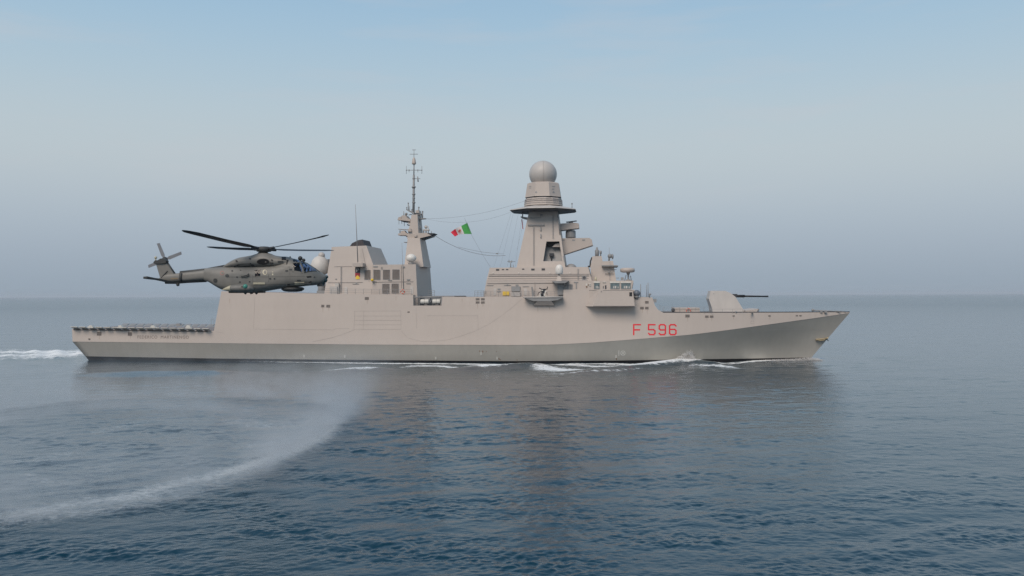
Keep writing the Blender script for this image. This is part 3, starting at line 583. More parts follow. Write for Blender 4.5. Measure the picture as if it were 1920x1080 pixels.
# director mast forward
dm = part('director_mast', GREY, ship, lambda m: block(m, [(1109, 528), (1107, 500), (1111, 480.5), (1128, 480), (1130, 490), (1149.5, 489), (1155.5, 528)], 6.2, .1, 17))
part('director_platform', GREY_D, dm, lambda m: plat(m, [(1128, 499.5), (1128, 497), (1153, 497), (1159.5, 497.6), (1158, 499.2)], 5.2, 14.5))
part('director_dark_edge', DARK, dm, lambda m: (m.tube([P(1106.5, 500, 8), P(1107, 490, 8), P(1110, 482.5, 8)], .14), plat(m, [(1102, 499.8), (1102, 498.3), (1108, 498), (1108, 499.8)], 7, 12)))
part('mast_fittings', GREY_D, dm, lambda m: (m.tube([P(1134, 512.2, 5.8), P(1150, 511.8, 5.8)], .07), m.ball(P(1141.5, 510.8, 5.7), .2), m.tube([P(1143.5, 490, 5.9), P(1143.5, 528, 5.6)], .03), m.tube([P(1155, 521.3, 5.8), P(1160.5, 521.3, 5.8)], .06), m.tube([P(1152, 505.5, 6), P(1156, 505.5, 6)], .05), m.tube([P(1142.5, 489, 7), P(1142.3, 464, 7)], .03)))
part('optical_director', GREY_D, dm, lambda m: (m.lathe(P(1119.4, 480.5, 7.5), [(.36, 0), (.38, .9), (.25, 1.2), (.16, 1.6), (.02, 1.75)], 12), m.lathe(P(1126.3, 480, 7.5), [(.1, 0), (.1, .4), (.2, .45), (.2, .95), (.05, 1.0)], 10), m.box(P(1115.5, 471, 7.2), P(1123.5, 469, 7.2) + Vector((0, .6, 0)))))
part('searchlight', GREY_D, dm, lambda m: (m.ball(P(1143.5, 480, 7), .42), m.lathe(P(1142, 489, 7), [(.16, 0), (.16, .7)], 8), m.ball(P(1148.5, 481, 7), .5, sx=.4)))
part('small_capsule', CREAM, ship, lambda m: m.lathe(P(1117.2, 527, 4.5), [(.2, 0), (.22, .45), (.12, .75), (.01, .85)], 10))
# round dish radar
nv = part('dish_radar', GREY_D, ship, lambda m: (m.lathe(P(1178, 526.5, 6), [(.5, 0), (.42, .2), (.15, .35), (.15, 1.0), (.3, 1.3), (.35, 1.6)], 12), m.tube([P(1171, 526, 6), P(1174, 516, 6)], .07), m.tube([P(1184, 526, 6), P(1182, 517, 6)], .07), m.box(P(1164, 525.5, 5.7), P(1169.5, 520, 5.7) + Vector((0, .7, 0)))))
part('dish', GREY, nv, lambda m: m.lathe(P(1176.5, 511, 6), [(.9, 0), (1.28, .12), (1.36, .45), (1.3, .72), (.9, .86), (.01, .9)], 28))
dmb = dome('side_dome', BLUEG, 1194, 550, 6.6, 1.6, ship, sz=.98); part('dome_post', GREY_D, dmb, lambda m: m.lathe(P(1193, 560, 1.6), [(.25, 0), (.55, .5)], 10))
part('whip_antenna', GREY_D, ship, lambda m: [m.tube([P(x, 557, 2.2), P(x, y, 2.2)], r_, 6) for x, y, r_ in ((1201.2, 533, .06),)])
part('whip_antenna', GREY_D, ship, lambda m: m.tube([P(1212.3, 557, 2.6), P(1212.3, 534, 2.6)], .05))
part('whip_antenna', GREY_D, ship, lambda m: m.tube([P(1215.2, 557, 2.2), P(1215, 530, 2.2)], .055))
part('foredeck_camera', GREY_D, ship, lambda m: (m.tube([P(1217.5, 557, 1.8), P(1218.5, 551.5, 1.8), P(1221, 551, 1.8)], .09), m.ball(P(1218.5, 552, 1.8), .2)))
part('step_locker', GREY_D, ship, lambda m: cbox(m, 1224.5, 560.5, 1231, 567, 2.0, 2))
# --- foredeck
part('foredeck_locker', GREY, ship, lambda m: cbox(m, 1264.5, 577, 1312, 587.5, 4.6, 6))
part('locker_edge', SEAM, ship, lambda m: (m.tube([P(1275, 577.5, 4.58), P(1275, 587, 4.58)], .03), m.tube([P(1264.5, 580, 4.58), P(1312, 580, 4.58)], .02)))
part('locker_fittings', DARK, ship, lambda m: (m.ball(P(1262, 581.5, 4), .35), cbox(m, 1313, 584.8, 1329, 587, 4, 3), cbox(m, 1243, 585, 1261, 587, 3, 3)))
railing('foredeck_railing', [(1237, 583), (1244, 586.5), (1335, 586.5)], 2.6, 1.05, step=15, r=.025)
railing('foredeck_railing', [(1336, 586.4), (1392, 586.2)], 3.6, .65, 1, step=18, r=.025)
gun = part('gun_turret', GREY_L, ship, lambda m: (lambda A: m.prism([P(x, y, 7.6, .1, 11) for x, y in A], [mir(P(x, y, 7.6, .1, 11)) for x, y in A]))([(1336, 587.5), (1334, 575), (1329, 560), (1332.5, 545.2), (1360, 545.4), (1370, 549.5), (1379, 556.5), (1398, 587.5)]))
bv_g = bvh_of(gun)
part('turret_mark', GREY_D, gun, lambda m: patch(m, bv_g, rect(1337, 550.4, 1339.5, 551.5), .02))
gb = part('gun_barrel', BLACK, gun, lambda m: (m.tube([P(1378, 555.2, CL), P(1440, 555.9, CL)], .20, 12, .12), m.tube([P(1376, 555.2, CL), P(1396, 555.3, CL)], .26, 12), m.tube([P(1434, 555.8, CL), P(1440.5, 555.9, CL)], .15, 12)))
part('barrel_mantle', DARK, gun, lambda m: plat(m, [(1374, 551.2), (1382.5, 551.2), (1382.5, 557.3), (1378.5, 557.3)], 9.1, 10.6))
def _brk(m):
    A = [Vector((P(1410, 586, 4).x, 3.6, P(1410, 586.5, 4).z)), Vector((P(1406, 586, 4).x, 3.6, P(1406, 586.5, 4).z)), Vector((P(1424, 580, CL).x, CL, P(1424, 579, CL).z)), Vector((P(1421, 586, CL).x, CL, P(1421, 588, CL).z))]
    m.add([A[0], A[1], A[2], A[3]], [(0, 1, 2, 3)]); m.add([mir(p) for p in A], [(0, 1, 2, 3)])
    B = [P(x, y, 5) for x, y in [(1398, 587), (1398, 582), (1414, 580.5), (1422, 579), (1418, 587)]]; m.prism(B, [mir(p) for p in B])
part('breakwater', GREY, ship, _brk)
part('bow_tackle', GREY_D, ship, lambda m: (m.tube([P(1521, 581.5, CL), P(1576, 584.3, CL - 1)], .1), m.ball(P(1524, 581.5, CL), .25), cbox(m, 1538, 582.8, 1542, 586.5, CL - 2, .5), cbox(m, 1546, 583.5, 1551, 586.5, CL - 2, .5), m.tube([P(1566, 583.4, CL - .5), P(1585, 584.6, CL - .3)], .12), m.ball(P(1380, 585, 4), .2)))
part('deck_edge', DARK, ship, lambda m: m.tube([rows[i][-1] + Vector((0, .1, .06)) for i in range(nC) if cols[i][1] > 1243], .11, 5))
# anchor
def _anc(m):
    m.tube([P(1530, 637, CL - .9), P(1543, 635.8, CL - .6), P(1550, 634, CL - .5)], .16, 8)
    m.tube([P(1552, 633.2, CL - 1.1), P(1549.5, 635.5, CL - .5), P(1553, 638.5, CL)], .17, 8, .08); m.tube([P(1547, 636.5, CL - .6), P(1543, 638.2, CL - .7), P(1535, 639, CL - 1)], .12, 8, .06)
part('anchor', mat('anchor_paint', (.33, .27, .17), .7, .2, 3), ship, _anc)

# --- hull details
bv_side = bvh_of(topside, hull); bv_low = bvh_of(hull)
def strokes(m, bv, lines, w, off=.02):
    # flat ribbons laid on the plating, mitred by short overlapping quads
    for ln in lines:
        for (a, b), (c, d) in zip(ln[:-1], ln[1:]):
            dx, dy = c - a, d - b; l = math.hypot(dx, dy); ux, uy = dx / l, dy / l; nx, ny = -uy, ux; e = w * .45
            q = [(a - ux * e + nx * w / 2, b - uy * e + ny * w / 2), (c + ux * e + nx * w / 2, d + uy * e + ny * w / 2), (c + ux * e - nx * w / 2, d + uy * e - ny * w / 2), (a - ux * e - nx * w / 2, b - uy * e - ny * w / 2)]
            hs = [hit(bv, *p) for p in q]
            if all(hs):
                strokes.k = (strokes.k + 1) % 7; o = off + .0015 * strokes.k; m.add([h[0] + h[1] * o for h in hs], [(0, 1, 2, 3)])
strokes.k = 0
def digit(ch, x0, x1, y0, y1):
    c = 2.4; ym = (y0 + y1) / 2
    if ch == 'F': return [[(x0, y1), (x0, y0), (x1, y0)], [(x0, ym + .3), (x1 - 1.5, ym + .3)]]
    if ch == '5': return [[(x1, y0), (x0, y0), (x0, ym), (x1 - c, ym), (x1, ym + c), (x1, y1 - c), (x1 - c, y1), (x0 + c, y1), (x0, y1 - c)]]
    if ch == '9': return [[(x1, ym + .5), (x0 + c, ym + .5), (x0, ym - c + .5), (x0, y0 + c), (x0 + c, y0), (x1 - c, y0), (x1, y0 + c), (x1, y1 - c), (x1 - c, y1), (x0 + c, y1), (x0, y1 - c)]]
    if ch == '6': return [[(x0, ym - .5), (x1 - c, ym - .5), (x1, ym + c - .5), (x1, y1 - c), (x1 - c, y1), (x0 + c, y1), (x0, y1 - c), (x0, y0 + c), (x0 + c, y0), (x1 - c, y0), (x1, y0 + c)]]
for ch, x0, x1 in (('F', 1188.2, 1200.6), ('5', 1216, 1228), ('9', 1236, 1247.6), ('6', 1255.4, 1267.4)):
    part('hull_number', RED, ship, lambda m: strokes(m, bv_side, digit(ch, x0, x1, 608.8, 627.4), 2.55))
part('thruster_mark', OFFWH, ship, lambda m: (strokes(m, bv_low, [[(1160.3, 657.5), (1160.3, 666.5)]], 1.8), strokes(m, bv_low, [[(1168 + 4.2 * math.cos(a), 662 + 4.2 * math.sin(a)) for a in np.linspace(0, 2 * math.pi, 17)], [(1165.6, 659.6), (1170.4, 664.4)], [(1170.4, 659.6), (1165.6, 664.4)]], 1.5)))
part('ship_name', LETTER, ship, lambda m: text_on(m, bv_side, 'FEDERICO  MARTINENGO', 258, 629, 354, 634.8, .02, 1.15, slope=.004))
each('hull_vent', LOUV, ship, bv_side, [rect(182, 622, 190, 629), rect(240, 623, 247.5, 629.5), rect(602.5, 571.5, 608, 576), rect(612, 571.5, 619, 576.5), rect(684, 557, 691.5, 562), rect(764, 584, 768, 586.3),
               rect(892, 559, 899, 563), rect(902, 559, 908.8, 563), rect(892, 565, 899, 569), rect(902, 565, 908.8, 569),
               rect(1209.5, 564.5, 1216, 569), rect(1200.3, 575.3, 1207, 579.8), rect(1209.5, 575.3, 1216, 579.8), rect(1285, 590, 1293, 595), rect(1322, 591.5, 1328.5, 595.5), rect(1331, 591.5, 1337.5, 595.5),
               rect(1373.5, 591.3, 1377.5, 593.6), rect(1440.5, 591, 1445, 593.4), rect(1492, 590.8, 1496, 593), rect(1498.5, 590.8, 1502.8, 593), rect(166, 634.5, 169.5, 637.5)], .04)
def _seam(m):
    for ln in [[(478, 556), (475.5, 617), (625, 618.5), (629, 616.5), (655, 616)], [(664, 583.5), (751.5, 583)], [(664, 592.5), (752, 592.5)], [(664, 600.7), (752, 600.7)], [(663, 609), (752, 609)], [(663.5, 618), (752, 617.5)], [(665.5, 583.5), (663.5, 618)], [(682, 584), (681, 618)], [(751.5, 583), (752, 617.5)],
               [(1408, 602), (1413.5, 602), (1413.5, 607), (1408, 607), (1408, 602)], [(800, 592), (896, 592)], [(896, 592), (896.5, 618)], [(780, 577), (781, 616)], [(404, 622), (420, 624.5)]]: line_on(m, bv_side, ln, .022, 0, 4)
part('plating_seam', SEAM, ship, _seam)
part('hull_cable', SEAM, ship, lambda m: (line_on(m, bv_side, [(979, 560), (960, 577), (940, 592), (915, 609), (890, 621), (865, 630), (840, 637), (815, 640), (790, 640), (765, 634), (752, 620)], .014, .01, 4), line_on(m, bv_side, [(664, 618.5), (640, 628), (620, 634), (585, 641)], .015, .01, 5)))
part('knuckle_edge', SEAM, ship, lambda m: m.tube([knuckle(px) + Vector((0, -.005, 0)) for px in np.linspace(140, 1588, 90)], .025, 4))
for x, y in ((570, 667.5), (646.5, 668), (790, 674), (817, 671.5), (932, 671.5), (1155, 668.5), (1326, 674), (902, 663)):
    part('discharge_outlet', OFFWH, ship, lambda m: (patch(m, bv_low, rect(x - 1.3, y - 2.3, x + 1.3, y + 2.6), .05, .04),))
each('rust_run', mat('thin_rust', (.34, .27, .215), .7, .15, 2), ship, bv_side, [[(x, y), (x + .9, y), (x + .6, y + h_), (x + .3, y + h_)] for x, y, h_ in ((186, 629, 7), (244, 630, 6), (605, 576.5, 9), (616, 577, 6), (688, 562.5, 8), (895, 569.5, 9), (905, 569.5, 6), (1204, 580, 7), (1213, 580, 9), (1289, 595.5, 8), (1325, 596, 6), (1334, 596, 7), (1375, 594, 5), (1443, 594, 5), (430, 560, 9), (742, 556, 8), (866, 560, 7), (1008, 575, 10), (1030, 575, 7))], .006, .01)
each('rust_stain', RUST, ship, bv_low, [[(x, y), (x + w, y + .2), (x + w * .8, y + h_), (x + w * .3, y + h_ * .8)] for x, y, w, h_ in ((898.5, 657, 1.4, 3.5), (904, 657.5, 2.2, 4), (911, 658, 1, 2.4), (934, 672, 3, 2.2), (936, 674, 4, 1.4), (1154.5, 671.5, 2.2, 4), (930, 658.5, 1, 2), (968, 674.5, 3, 1.2))], .008, .01)
part('bow_mark', GREY_L, ship, lambda m: [strokes(m, bv_low, ln, .35, .01) for ln in ([[(1444, 619.5), (1453, 619.3)]], [[(1490, 616), (1493.5, 615.5)]], [[(1526, 613.5), (1529, 613), (1529.5, 611.8)]], [[(1440, 617.8), (1545, 617.3)]])])
# flight-deck nets
base_z = rows[0][-1].z
net0 = None
for sgn in (0, 1):
    px = 139
    while px < 388:
        a = side_pt(px, interp(px, [(135, 617), (401, 620.5)])); b = side_pt(px + 12, interp(px + 12, [(135, 617), (401, 620.5)]))
        if px < 160 and sgn == 0: pass
        m = MB(); o_ = Vector((0, -1.15, .42)); z_ = Vector((0, 0, .05)); q = [a + z_, b + z_, b + o_, a + o_]
        if sgn: q = [mir(p) for p in q]
        m.prism(q, [p + Vector((0, 0, .12)) for p in q]); n_ = m.obj('safety_net', OFFWH if not sgn else GREY_D, ship)
        px += 15.3
part('net_gutter', mat('deck_edge_brown', (.20, .165, .145), .7, .2, 2), ship, lambda m: m.tube([side_pt(px, interp(px, [(135, 617.6), (401, 621)])) + Vector((0, -.06, 0)) for px in range(138, 392, 12)], .13, 5))
for px in (176, 231, 292, 358): part('net_support', OFFWH, ship, lambda m: m.prism([side_pt(px, 617) + Vector((x_, -1.2, z_)) for x_, z_ in ((-.55, .25), (-.25, .75), (.25, .75), (.55, .25))], [side_pt(px, 617) + Vector((x_, -.5, z_)) for x_, z_ in ((-.55, .25), (-.25, .75), (.25, .75), (.55, .25))]))
railing('stern_post', [(396, 620), (401, 620)], .9, 2.2, 1, 5)
for px in (250, 330, 383): part('net_support', GREY_D, ship, lambda m: m.prism([mir(side_pt(px, 617)) + Vector((x_, .1, z_)) for x_, z_ in ((-.6, .05), (-.3, .5), (.3, .5), (.6, .05))], [mir(side_pt(px, 617)) + Vector((x_, .9, z_)) for x_, z_ in ((-.6, .05), (-.3, .5), (.3, .5), (.6, .05))]))
# --- rigging
def cat(m, a, b, sag, r_=.03):
    a = P(*a); b = P(*b); m.tube([a.lerp(b, t) - Vector((0, 0, 4 * sag * t * (1 - t))) for t in np.linspace(0, 1, 14)], r_, 5)
part('rigging_wire', WIRE, ship, lambda m: cat(m, (812, 439.5, CL), (948, 479, CL), 1.3, .045))
part('rigging_wire', WIRE, ship, lambda m: cat(m, (860, 463, CL), (944, 476, CL), .25, .03))
part('rigging_wire', WIRE, ship, lambda m: cat(m, (797, 410, CL), (986, 376, CL), .9, .02))
part('rigging_wire', WIRE, ship, lambda m: cat(m, (797, 410, CL), (960, 397, 6), 1.3, .015))
part('flag_halyard', WIRE, ship, lambda m: (cat(m, (871, 409, CL), (884, 440, CL), 0, .025), cat(m, (884, 440, CL), (921, 503, CL), .2, .022)))
for a, b in (((959, 397, 5), (926, 500, 5)), ((963, 397, 6), (938, 500, 6)), ((972, 400, 6), (951, 500, 6)), ((979, 402, 8), (966, 500, 8)), ((983, 409, 8), (969, 470, 8))):
    part('halyard', WIRE, ship, lambda m: cat(m, a, b, .1, .012))
part('wire_insulator', GREY_D, ship, lambda m: m.tube([P(930, 475.3, CL), P(934, 475.8, CL)], .1))

# --- flag
def flag():
    c = P(880, 429, CL); t = thing('flag', 'green white and red naval flag streaming aft from the rigging wire', 'flag', tuple(c))
    top = [(876.2, 417.8), (865.5, 423.2), (854.5, 428.5), (845, 435.5)]; bot = [(884.6, 438.8), (871.5, 438.6), (859.5, 440), (853, 443.6)]
    def pt(u, v):
        k = u * 3; i = min(2, int(k)); f = k - i
        a = [top[i][j] + (top[i + 1][j] - top[i][j]) * f for j in (0, 1)]; b = [bot[i][j] + (bot[i + 1][j] - bot[i][j]) * f for j in (0, 1)]
        return P(a[0] + (b[0] - a[0]) * v, a[1] + (b[1] - a[1]) * v, CL + .22 * math.sin(u * 9 + v * 1.5))
    for nm, m_, u0, u1 in (('green_band', GREEN, 0, .36), ('white_band', FWHITE, .36, .70), ('red_band', FRED, .70, 1)):
        mb = MB(); n = 6; g = [[pt(u0 + (u1 - u0) * i / n, j / n) for j in range(n + 1)] for i in range(n + 1)]
        vs = [p for r in g for p in r] + [p + Vector((0, .02, 0)) for r in g for p in r]; k = (n + 1) ** 2; fs = []
        for i in range(n):
            for j in range(n): q = (i * (n + 1) + j, (i + 1) * (n + 1) + j, (i + 1) * (n + 1) + j + 1, i * (n + 1) + j + 1); fs += [q, tuple(x + k for x in reversed(q))]
        mb.add(vs, fs, True); b = mb.obj(nm, m_, t, fix=False)
        if nm == 'white_band':
            cr_ = [(0, .32), (0, .62), (.5, .8), (1, .62), (1, .32)]
            mb = MB(); mb.add([pt(.45 + .17 * a, c_) - Vector((0, .03, 0)) for a, c_ in cr_], [tuple(range(5))]); mb.obj('crest', mat('crest_tan', (.55, .36, .27), .8), b, fix=False)
            mb = MB(); mb.add([pt(.46 + .08 * a, c_) - Vector((0, .045, 0)) for a, c_ in [(0, .35), (0, .5), (1, .5), (1, .35)]], [(0, 1, 2, 3)]); mb.add([pt(.54 + .07 * a, c_) - Vector((0, .045, 0)) for a, c_ in [(0, .52), (0, .66), (1, .62), (1, .52)]], [(0, 1, 2, 3)]); mb.obj('crest_quarter', FRED, b, fix=False)
flag()

# turn everything aboard into place
for o in list(COL.objects):
    if o.parent is None and o.type in ('EMPTY', 'MESH'):
        o.matrix_world = SHIP_ROT @ Matrix.Translation(o.location)
frame(False)

# ------------------------------------------------------------------ HELICOPTER
HY = -82.0
heli = thing('helicopter', 'grey green naval helicopter hovering low over the water in front of the frigate', 'helicopter', tuple(P(495, 549, HY)))
def loft(stations, n=44, ex=3.0, topflat=1.0):
    rs = []
    for px, t, b, hw in stations:
        a = P(px, t, HY); c = P(px, b, HY); mz = (a.z + c.z) / 2; hz = (a.z - c.z) / 2; r = []
        for k in range(n):
            th = 2 * math.pi * (k + .5) / n; ct, st = math.cos(th), math.sin(th)
            y = math.copysign(abs(ct) ** (2 / ex), ct) * hw; z = math.copysign(abs(st) ** (2 / ex), st) * hz
            if st > 0: y *= 1 - (1 - topflat) * abs(st) ** 1.5
            r.append(Vector(((a.x + c.x) / 2, HY + y, mz + z)))
        rs.append(r)
    return rs
def tabs(xs, T, B, Wd):
    return [(x, smooth_interp(x, T), smooth_interp(x, B), smooth_interp(x, Wd)) for x in xs]
T = [(386, 503), (400, 502), (420, 500.5), (430, 499), (445, 498), (480, 498), (520, 496), (540, 488), (548, 484.8), (558, 486.6), (568, 490.3), (578, 495), (588, 501), (598, 508.5), (606, 513.5), (613, 517.5)]
B = [(386, 527), (394, 529.5), (405, 536), (417, 542.5), (431, 546.5), (450, 548.6), (481, 548.6), (500, 545.6), (525, 541.5), (550, 539), (575, 536), (592, 534.5), (603, 532), (609, 527), (613, 520)]
Wt = [(386, .55), (405, .95), (425, 1.2), (450, 1.3), (560, 1.3), (575, 1.2), (588, 1.0), (598, .75), (606, .5), (611, .25), (613, .08)]
xs = list(np.arange(386, 613.1, 1.25)); rs = loft(tabs(xs, T, B, Wt), 56, 3.2, .80)
def inside(p, poly):
    x, y = p; c = False
    for (x0, y0), (x1, y1) in zip(poly, poly[1:] + poly[:1]):
        if (y0 > y) != (y1 > y) and x < (x1 - x0) * (y - y0) / (y1 - y0) + x0: c = not c
    return c
WIN = [('cockpit_side_window', [(549, 494), (561, 493.5), (566, 504), (566.5, 508), (560, 508.5), (551, 505)]),
       ('windscreen', [(564, 489), (575, 494), (592, 504.5), (593, 508), (583, 508.8), (570.5, 511), (567, 500)]),
       ('roof_window', [(549, 485), (560, 487.5), (562, 491), (550, 490.5)]),
       ('cabin_window', [(478, 506.5), (488.5, 506.5), (488.5, 521), (478, 521)])]
bodymb = MB(); wmb = {}
n_ = len(rs[0]); vs = [p for r in rs for p in r]; keep = []
cen_px = lambda p: pix((p.x, HY - abs(p.y - HY), p.z))
for i in range(len(rs) - 1):
    for j in range(n_):
        k = (j + 1) % n_; f = (i * n_ + j, i * n_ + k, (i + 1) * n_ + k, (i + 1) * n_ + j)
        c = sum((vs[q] for q in f), Vector()) / 4; q2 = cen_px(c); w = None
        for nm, poly in WIN:
            if nm == 'windscreen' and abs(c.y - HY) < .05: continue
            if inside(q2, poly): w = (nm, c.y < HY)
        (wmb.setdefault(w, []) if w else keep).append(f)
bodymb.add(vs, keep, True); bodymb.add(rs[0], [tuple(range(n_))]); bodymb.add(rs[-1], [tuple(range(n_))])
body = bodymb.obj('fuselage', HELI, heli)
for (nm, s_), fs in wmb.items():
    mb = MB(); used = sorted({q for f in fs for q in f}); ix = {q: a for a, q in enumerate(used)}
    mb.add([vs[q] for q in used], [[ix[q] for q in f] for f in fs], True); mb.obj(nm, GLASS, body)
part('cockpit_floor', HELI_D, heli, lambda m: m.box(P(470, 533, HY) + Vector((0, -1.1, 0)), P(588, 531, HY) + Vector((0, 1.1, 0))))
part('instrument_panel', HELI_D, heli, lambda m: m.box(P(585, 531, HY) + Vector((0, -.75, 0)), P(592, 513, HY) + Vector((0, .75, 0))))
part('cabin_bulkhead', HELI_D, heli, lambda m: (m.box(P(543, 535, HY) + Vector((0, -1.15, 0)), P(544.5, 492, HY) + Vector((0, 1.15, 0))), m.box(P(468, 540, HY) + Vector((0, .25, 0)), P(520, 500, HY) + Vector((0, .35, 0)))))
# engine cowling
T2 = [(419, 501.2), (424, 496.5), (432, 491.5), (440, 487), (450, 483.2), (462, 481), (474, 478.6), (484, 475.4), (495, 473.6), (506, 475.2), (516, 479), (528, 480.8), (540, 481.5), (549, 484.5), (554, 488)]
B2 = [(419, 503), (554, 500)]
W2 = [(419, .35), (430, .85), (450, 1.12), (480, 1.18), (515, 1.1), (540, .95), (554, .55)]
rs2 = loft(tabs(np.arange(419, 554.5, 2.5), T2, B2, W2), 40, 2.7, .66)
cowl = part('engine_cowling', HELI, heli, lambda m: m.rings(rs2, smooth=True))
bvb = bvh_of(body, cowl)
# tail boom and fin
T3 = [(328, 511.5), (345, 510.8), (387, 506), (400, 503.6), (424, 499.5)]; B3 = [(328, 529), (345, 527.8), (387, 525.5), (400, 527), (424, 534)]; W3 = [(328, .32), (387, .52), (424, .95)]
boom = part('tail_boom', HELI, heli, lambda m: m.rings(loft(tabs(np.arange(338, 424.5, 4), T3, B3, W3), 28, 2.8), smooth=True))
part('boom_spine', HELI_D, boom, lambda m: m.tube([P(x, y - .6, HY) for x, y in [(338, 512), (360, 509.6), (387, 506.7), (405, 503.2), (424, 499.8)]], .15, 8))
part('boom_belly', HELI_D, boom, lambda m: m.tube([P(x, y, HY) for x, y in [(310, 529.3), (330, 529.4), (350, 527.8), (387, 526)]], .14, 8))
T4 = [(298, 523), (301, 519.5), (312, 514), (328, 512.8), (340, 511.5)]; B4 = [(298, 526), (301, 527), (312, 529.2), (340, 528.1)]; W4 = [(298, .18), (310, .3), (340, .36)]
tail = part('tail_section', HELI, heli, lambda m: m.rings(loft(tabs(np.arange(298, 340.5, 3), T4, B4, W4), 24, 2.6), smooth=True))
def slab(m, poly, hw, Yc=None, bev=.35):
    Yc = HY if Yc is None else Yc; c = (sum(p[0] for p in poly) / len(poly), sum(p[1] for p in poly) / len(poly))
    def ring(s, dy): return [P(c[0] + (x - c[0]) * s, c[1] + (y - c[1]) * s, Yc) + Vector((0, dy, 0)) for x, y in poly]
    m.rings([ring(1 - bev * .3, -hw), ring(1, -hw * .4), ring(1, hw * .4), ring(1 - bev * .3, hw)])
fin = part('tail_fin', HELI, heli, lambda m: slab(m, [(292.5, 493), (313.5, 492.5), (318, 499), (327.5, 513.5), (324, 518), (301, 522), (297.5, 510)], .17))
part('gearbox_fairing', HELI_D, fin, lambda m: slab(m, [(288.5, 492.5), (291, 489), (298, 487.8), (303, 484.6), (312, 486), (315.5, 489), (314.5, 493.5), (305, 495), (291, 495.2)], .3))
part('fin_edge', HELI_D, fin, lambda m: m.tube([P(314, 493, HY), P(319.5, 501.5, HY), P(327.5, 513.2, HY)], .10, 6))
part('tail_light', CREAM, fin, lambda m: (m.tube([P(292, 489, HY), P(291.5, 483.5, HY)], .06), m.ball(P(292, 483, HY), .12)))
part('tail_seam', HELI_D, tail, lambda m: (m.tube([P(339, 512, HY - .36), P(338.6, 528.5, HY - .34)], .12, 6), m.tube([P(314, 508, HY - .18), P(302, 521, HY - .25)], .05, 5), m.tube([P(333, 529, HY), P(333.3, 533, HY)], .10), m.ball(P(333.5, 533.5, HY), .15)))
part('tail_lettering', mat('faded_mark', (.26, .20, .13), .6), tail, lambda m: patch(m, bvh_of(tail), rect(320.5, 521, 333.5, 523.5), .008, .01))
def _stab(m):
    a = [P(327, 529.6, HY - .2), P(302, 523.5, HY - .2)]; c = P(268.6, 519.8, HY - 2.6); d = P(276, 519.2, HY - 2.6)
    q = [a[0], a[1], c, d]; m.prism([p + Vector((0, 0, .05)) for p in q], [p - Vector((0, 0, .13)) for p in q])
part('tailplane', HELI_D, heli, _stab)
# tail rotor at rest
trc = P(309, 487, HY + .75); tr = part('tail_rotor', HELI_D, heli, lambda m: (m.tube([P(306, 488, HY), trc + Vector((0, .1, 0))], .16, 8), m.ball(trc, .26)))
for k in range(4):
    a = R(23 + 90 * k); d = Vector((math.cos(a), 0, math.sin(a))); s_ = Vector((-math.sin(a), 0, math.cos(a)))
    part('tail_blade', BLADE_L, tr, lambda m: m.prism([trc + d * .2 - s_ * .07, trc + d * .45 - s_ * .15, trc + d * 1.55 - s_ * .15, trc + d * 1.6 + s_ * .1, trc + d * .45 + s_ * .15, trc + d * .2 + s_ * .07],
         [p + Vector((0, .05, 0)) for p in [trc + d * .2 - s_ * .07, trc + d * .45 - s_ * .15, trc + d * 1.55 - s_ * .15, trc + d * 1.6 + s_ * .1, trc + d * .45 + s_ * .15, trc + d * .2 + s_ * .07]]))
# main rotor
hc = P(495, 467, HY); rotor = part('main_rotor', HELI_D, heli, lambda m: (m.lathe(hc, [(.2, -.55), (.22, -.3), (.62, -.22), (.70, 0), (.62, .16), (.3, .22), (.02, .24)], 20), m.lathe(P(493, 476, HY), [(.5, 0), (.42, .12), (.24, .2), (.2, .5)], 14), m.tube([P(489, 475, HY - .3), P(487.5, 468, HY - .4)], .05), m.tube([P(501, 475, HY - .3), P(503, 468, HY - .4)], .05)))
nax = Vector((.02, .055, 1)).normalized()
def blade(az, cone, m_):
    d = Vector((math.cos(az), math.sin(az), 0)); d = (d - nax * d.dot(nax)).normalized(); s_ = nax.cross(d); rr = []
    for r_, ch, tw in ((.45, .10, 0), (.9, .13, 0), (1.4, .24, 16), (1.9, .36, 14), (4, .38, 12), (7.0, .42, 9), (7.75, .34, 8), (8.12, .12, 7)):
        c = hc + d * r_ + nax * (math.tan(R(cone)) * r_ + .0035 * r_ * r_); t = R(tw); e = s_ * math.cos(t) + nax * math.sin(t); h_ = nax * .045 * (ch / .34 + .3)
        sw = -.0 if r_ < 7.5 else -.12
        c = c + s_ * sw; rr.append([c + e * ch, c + e * ch * .4 + h_, c - e * ch * .5 + h_ * .6, c - e * ch, c - e * ch * .3 - h_ * .5])
    part('rotor_blade', m_, rotor, lambda m: (m.rings(rr), m.tube([hc + d * .4, hc + d * 1.3 + nax * .05], .13, 8)))
for az, cone in ((R(235), 3.5), (R(325), 3.8), (R(55), 3.0), (R(145), 2.4)): blade(az, cone, BLADE)
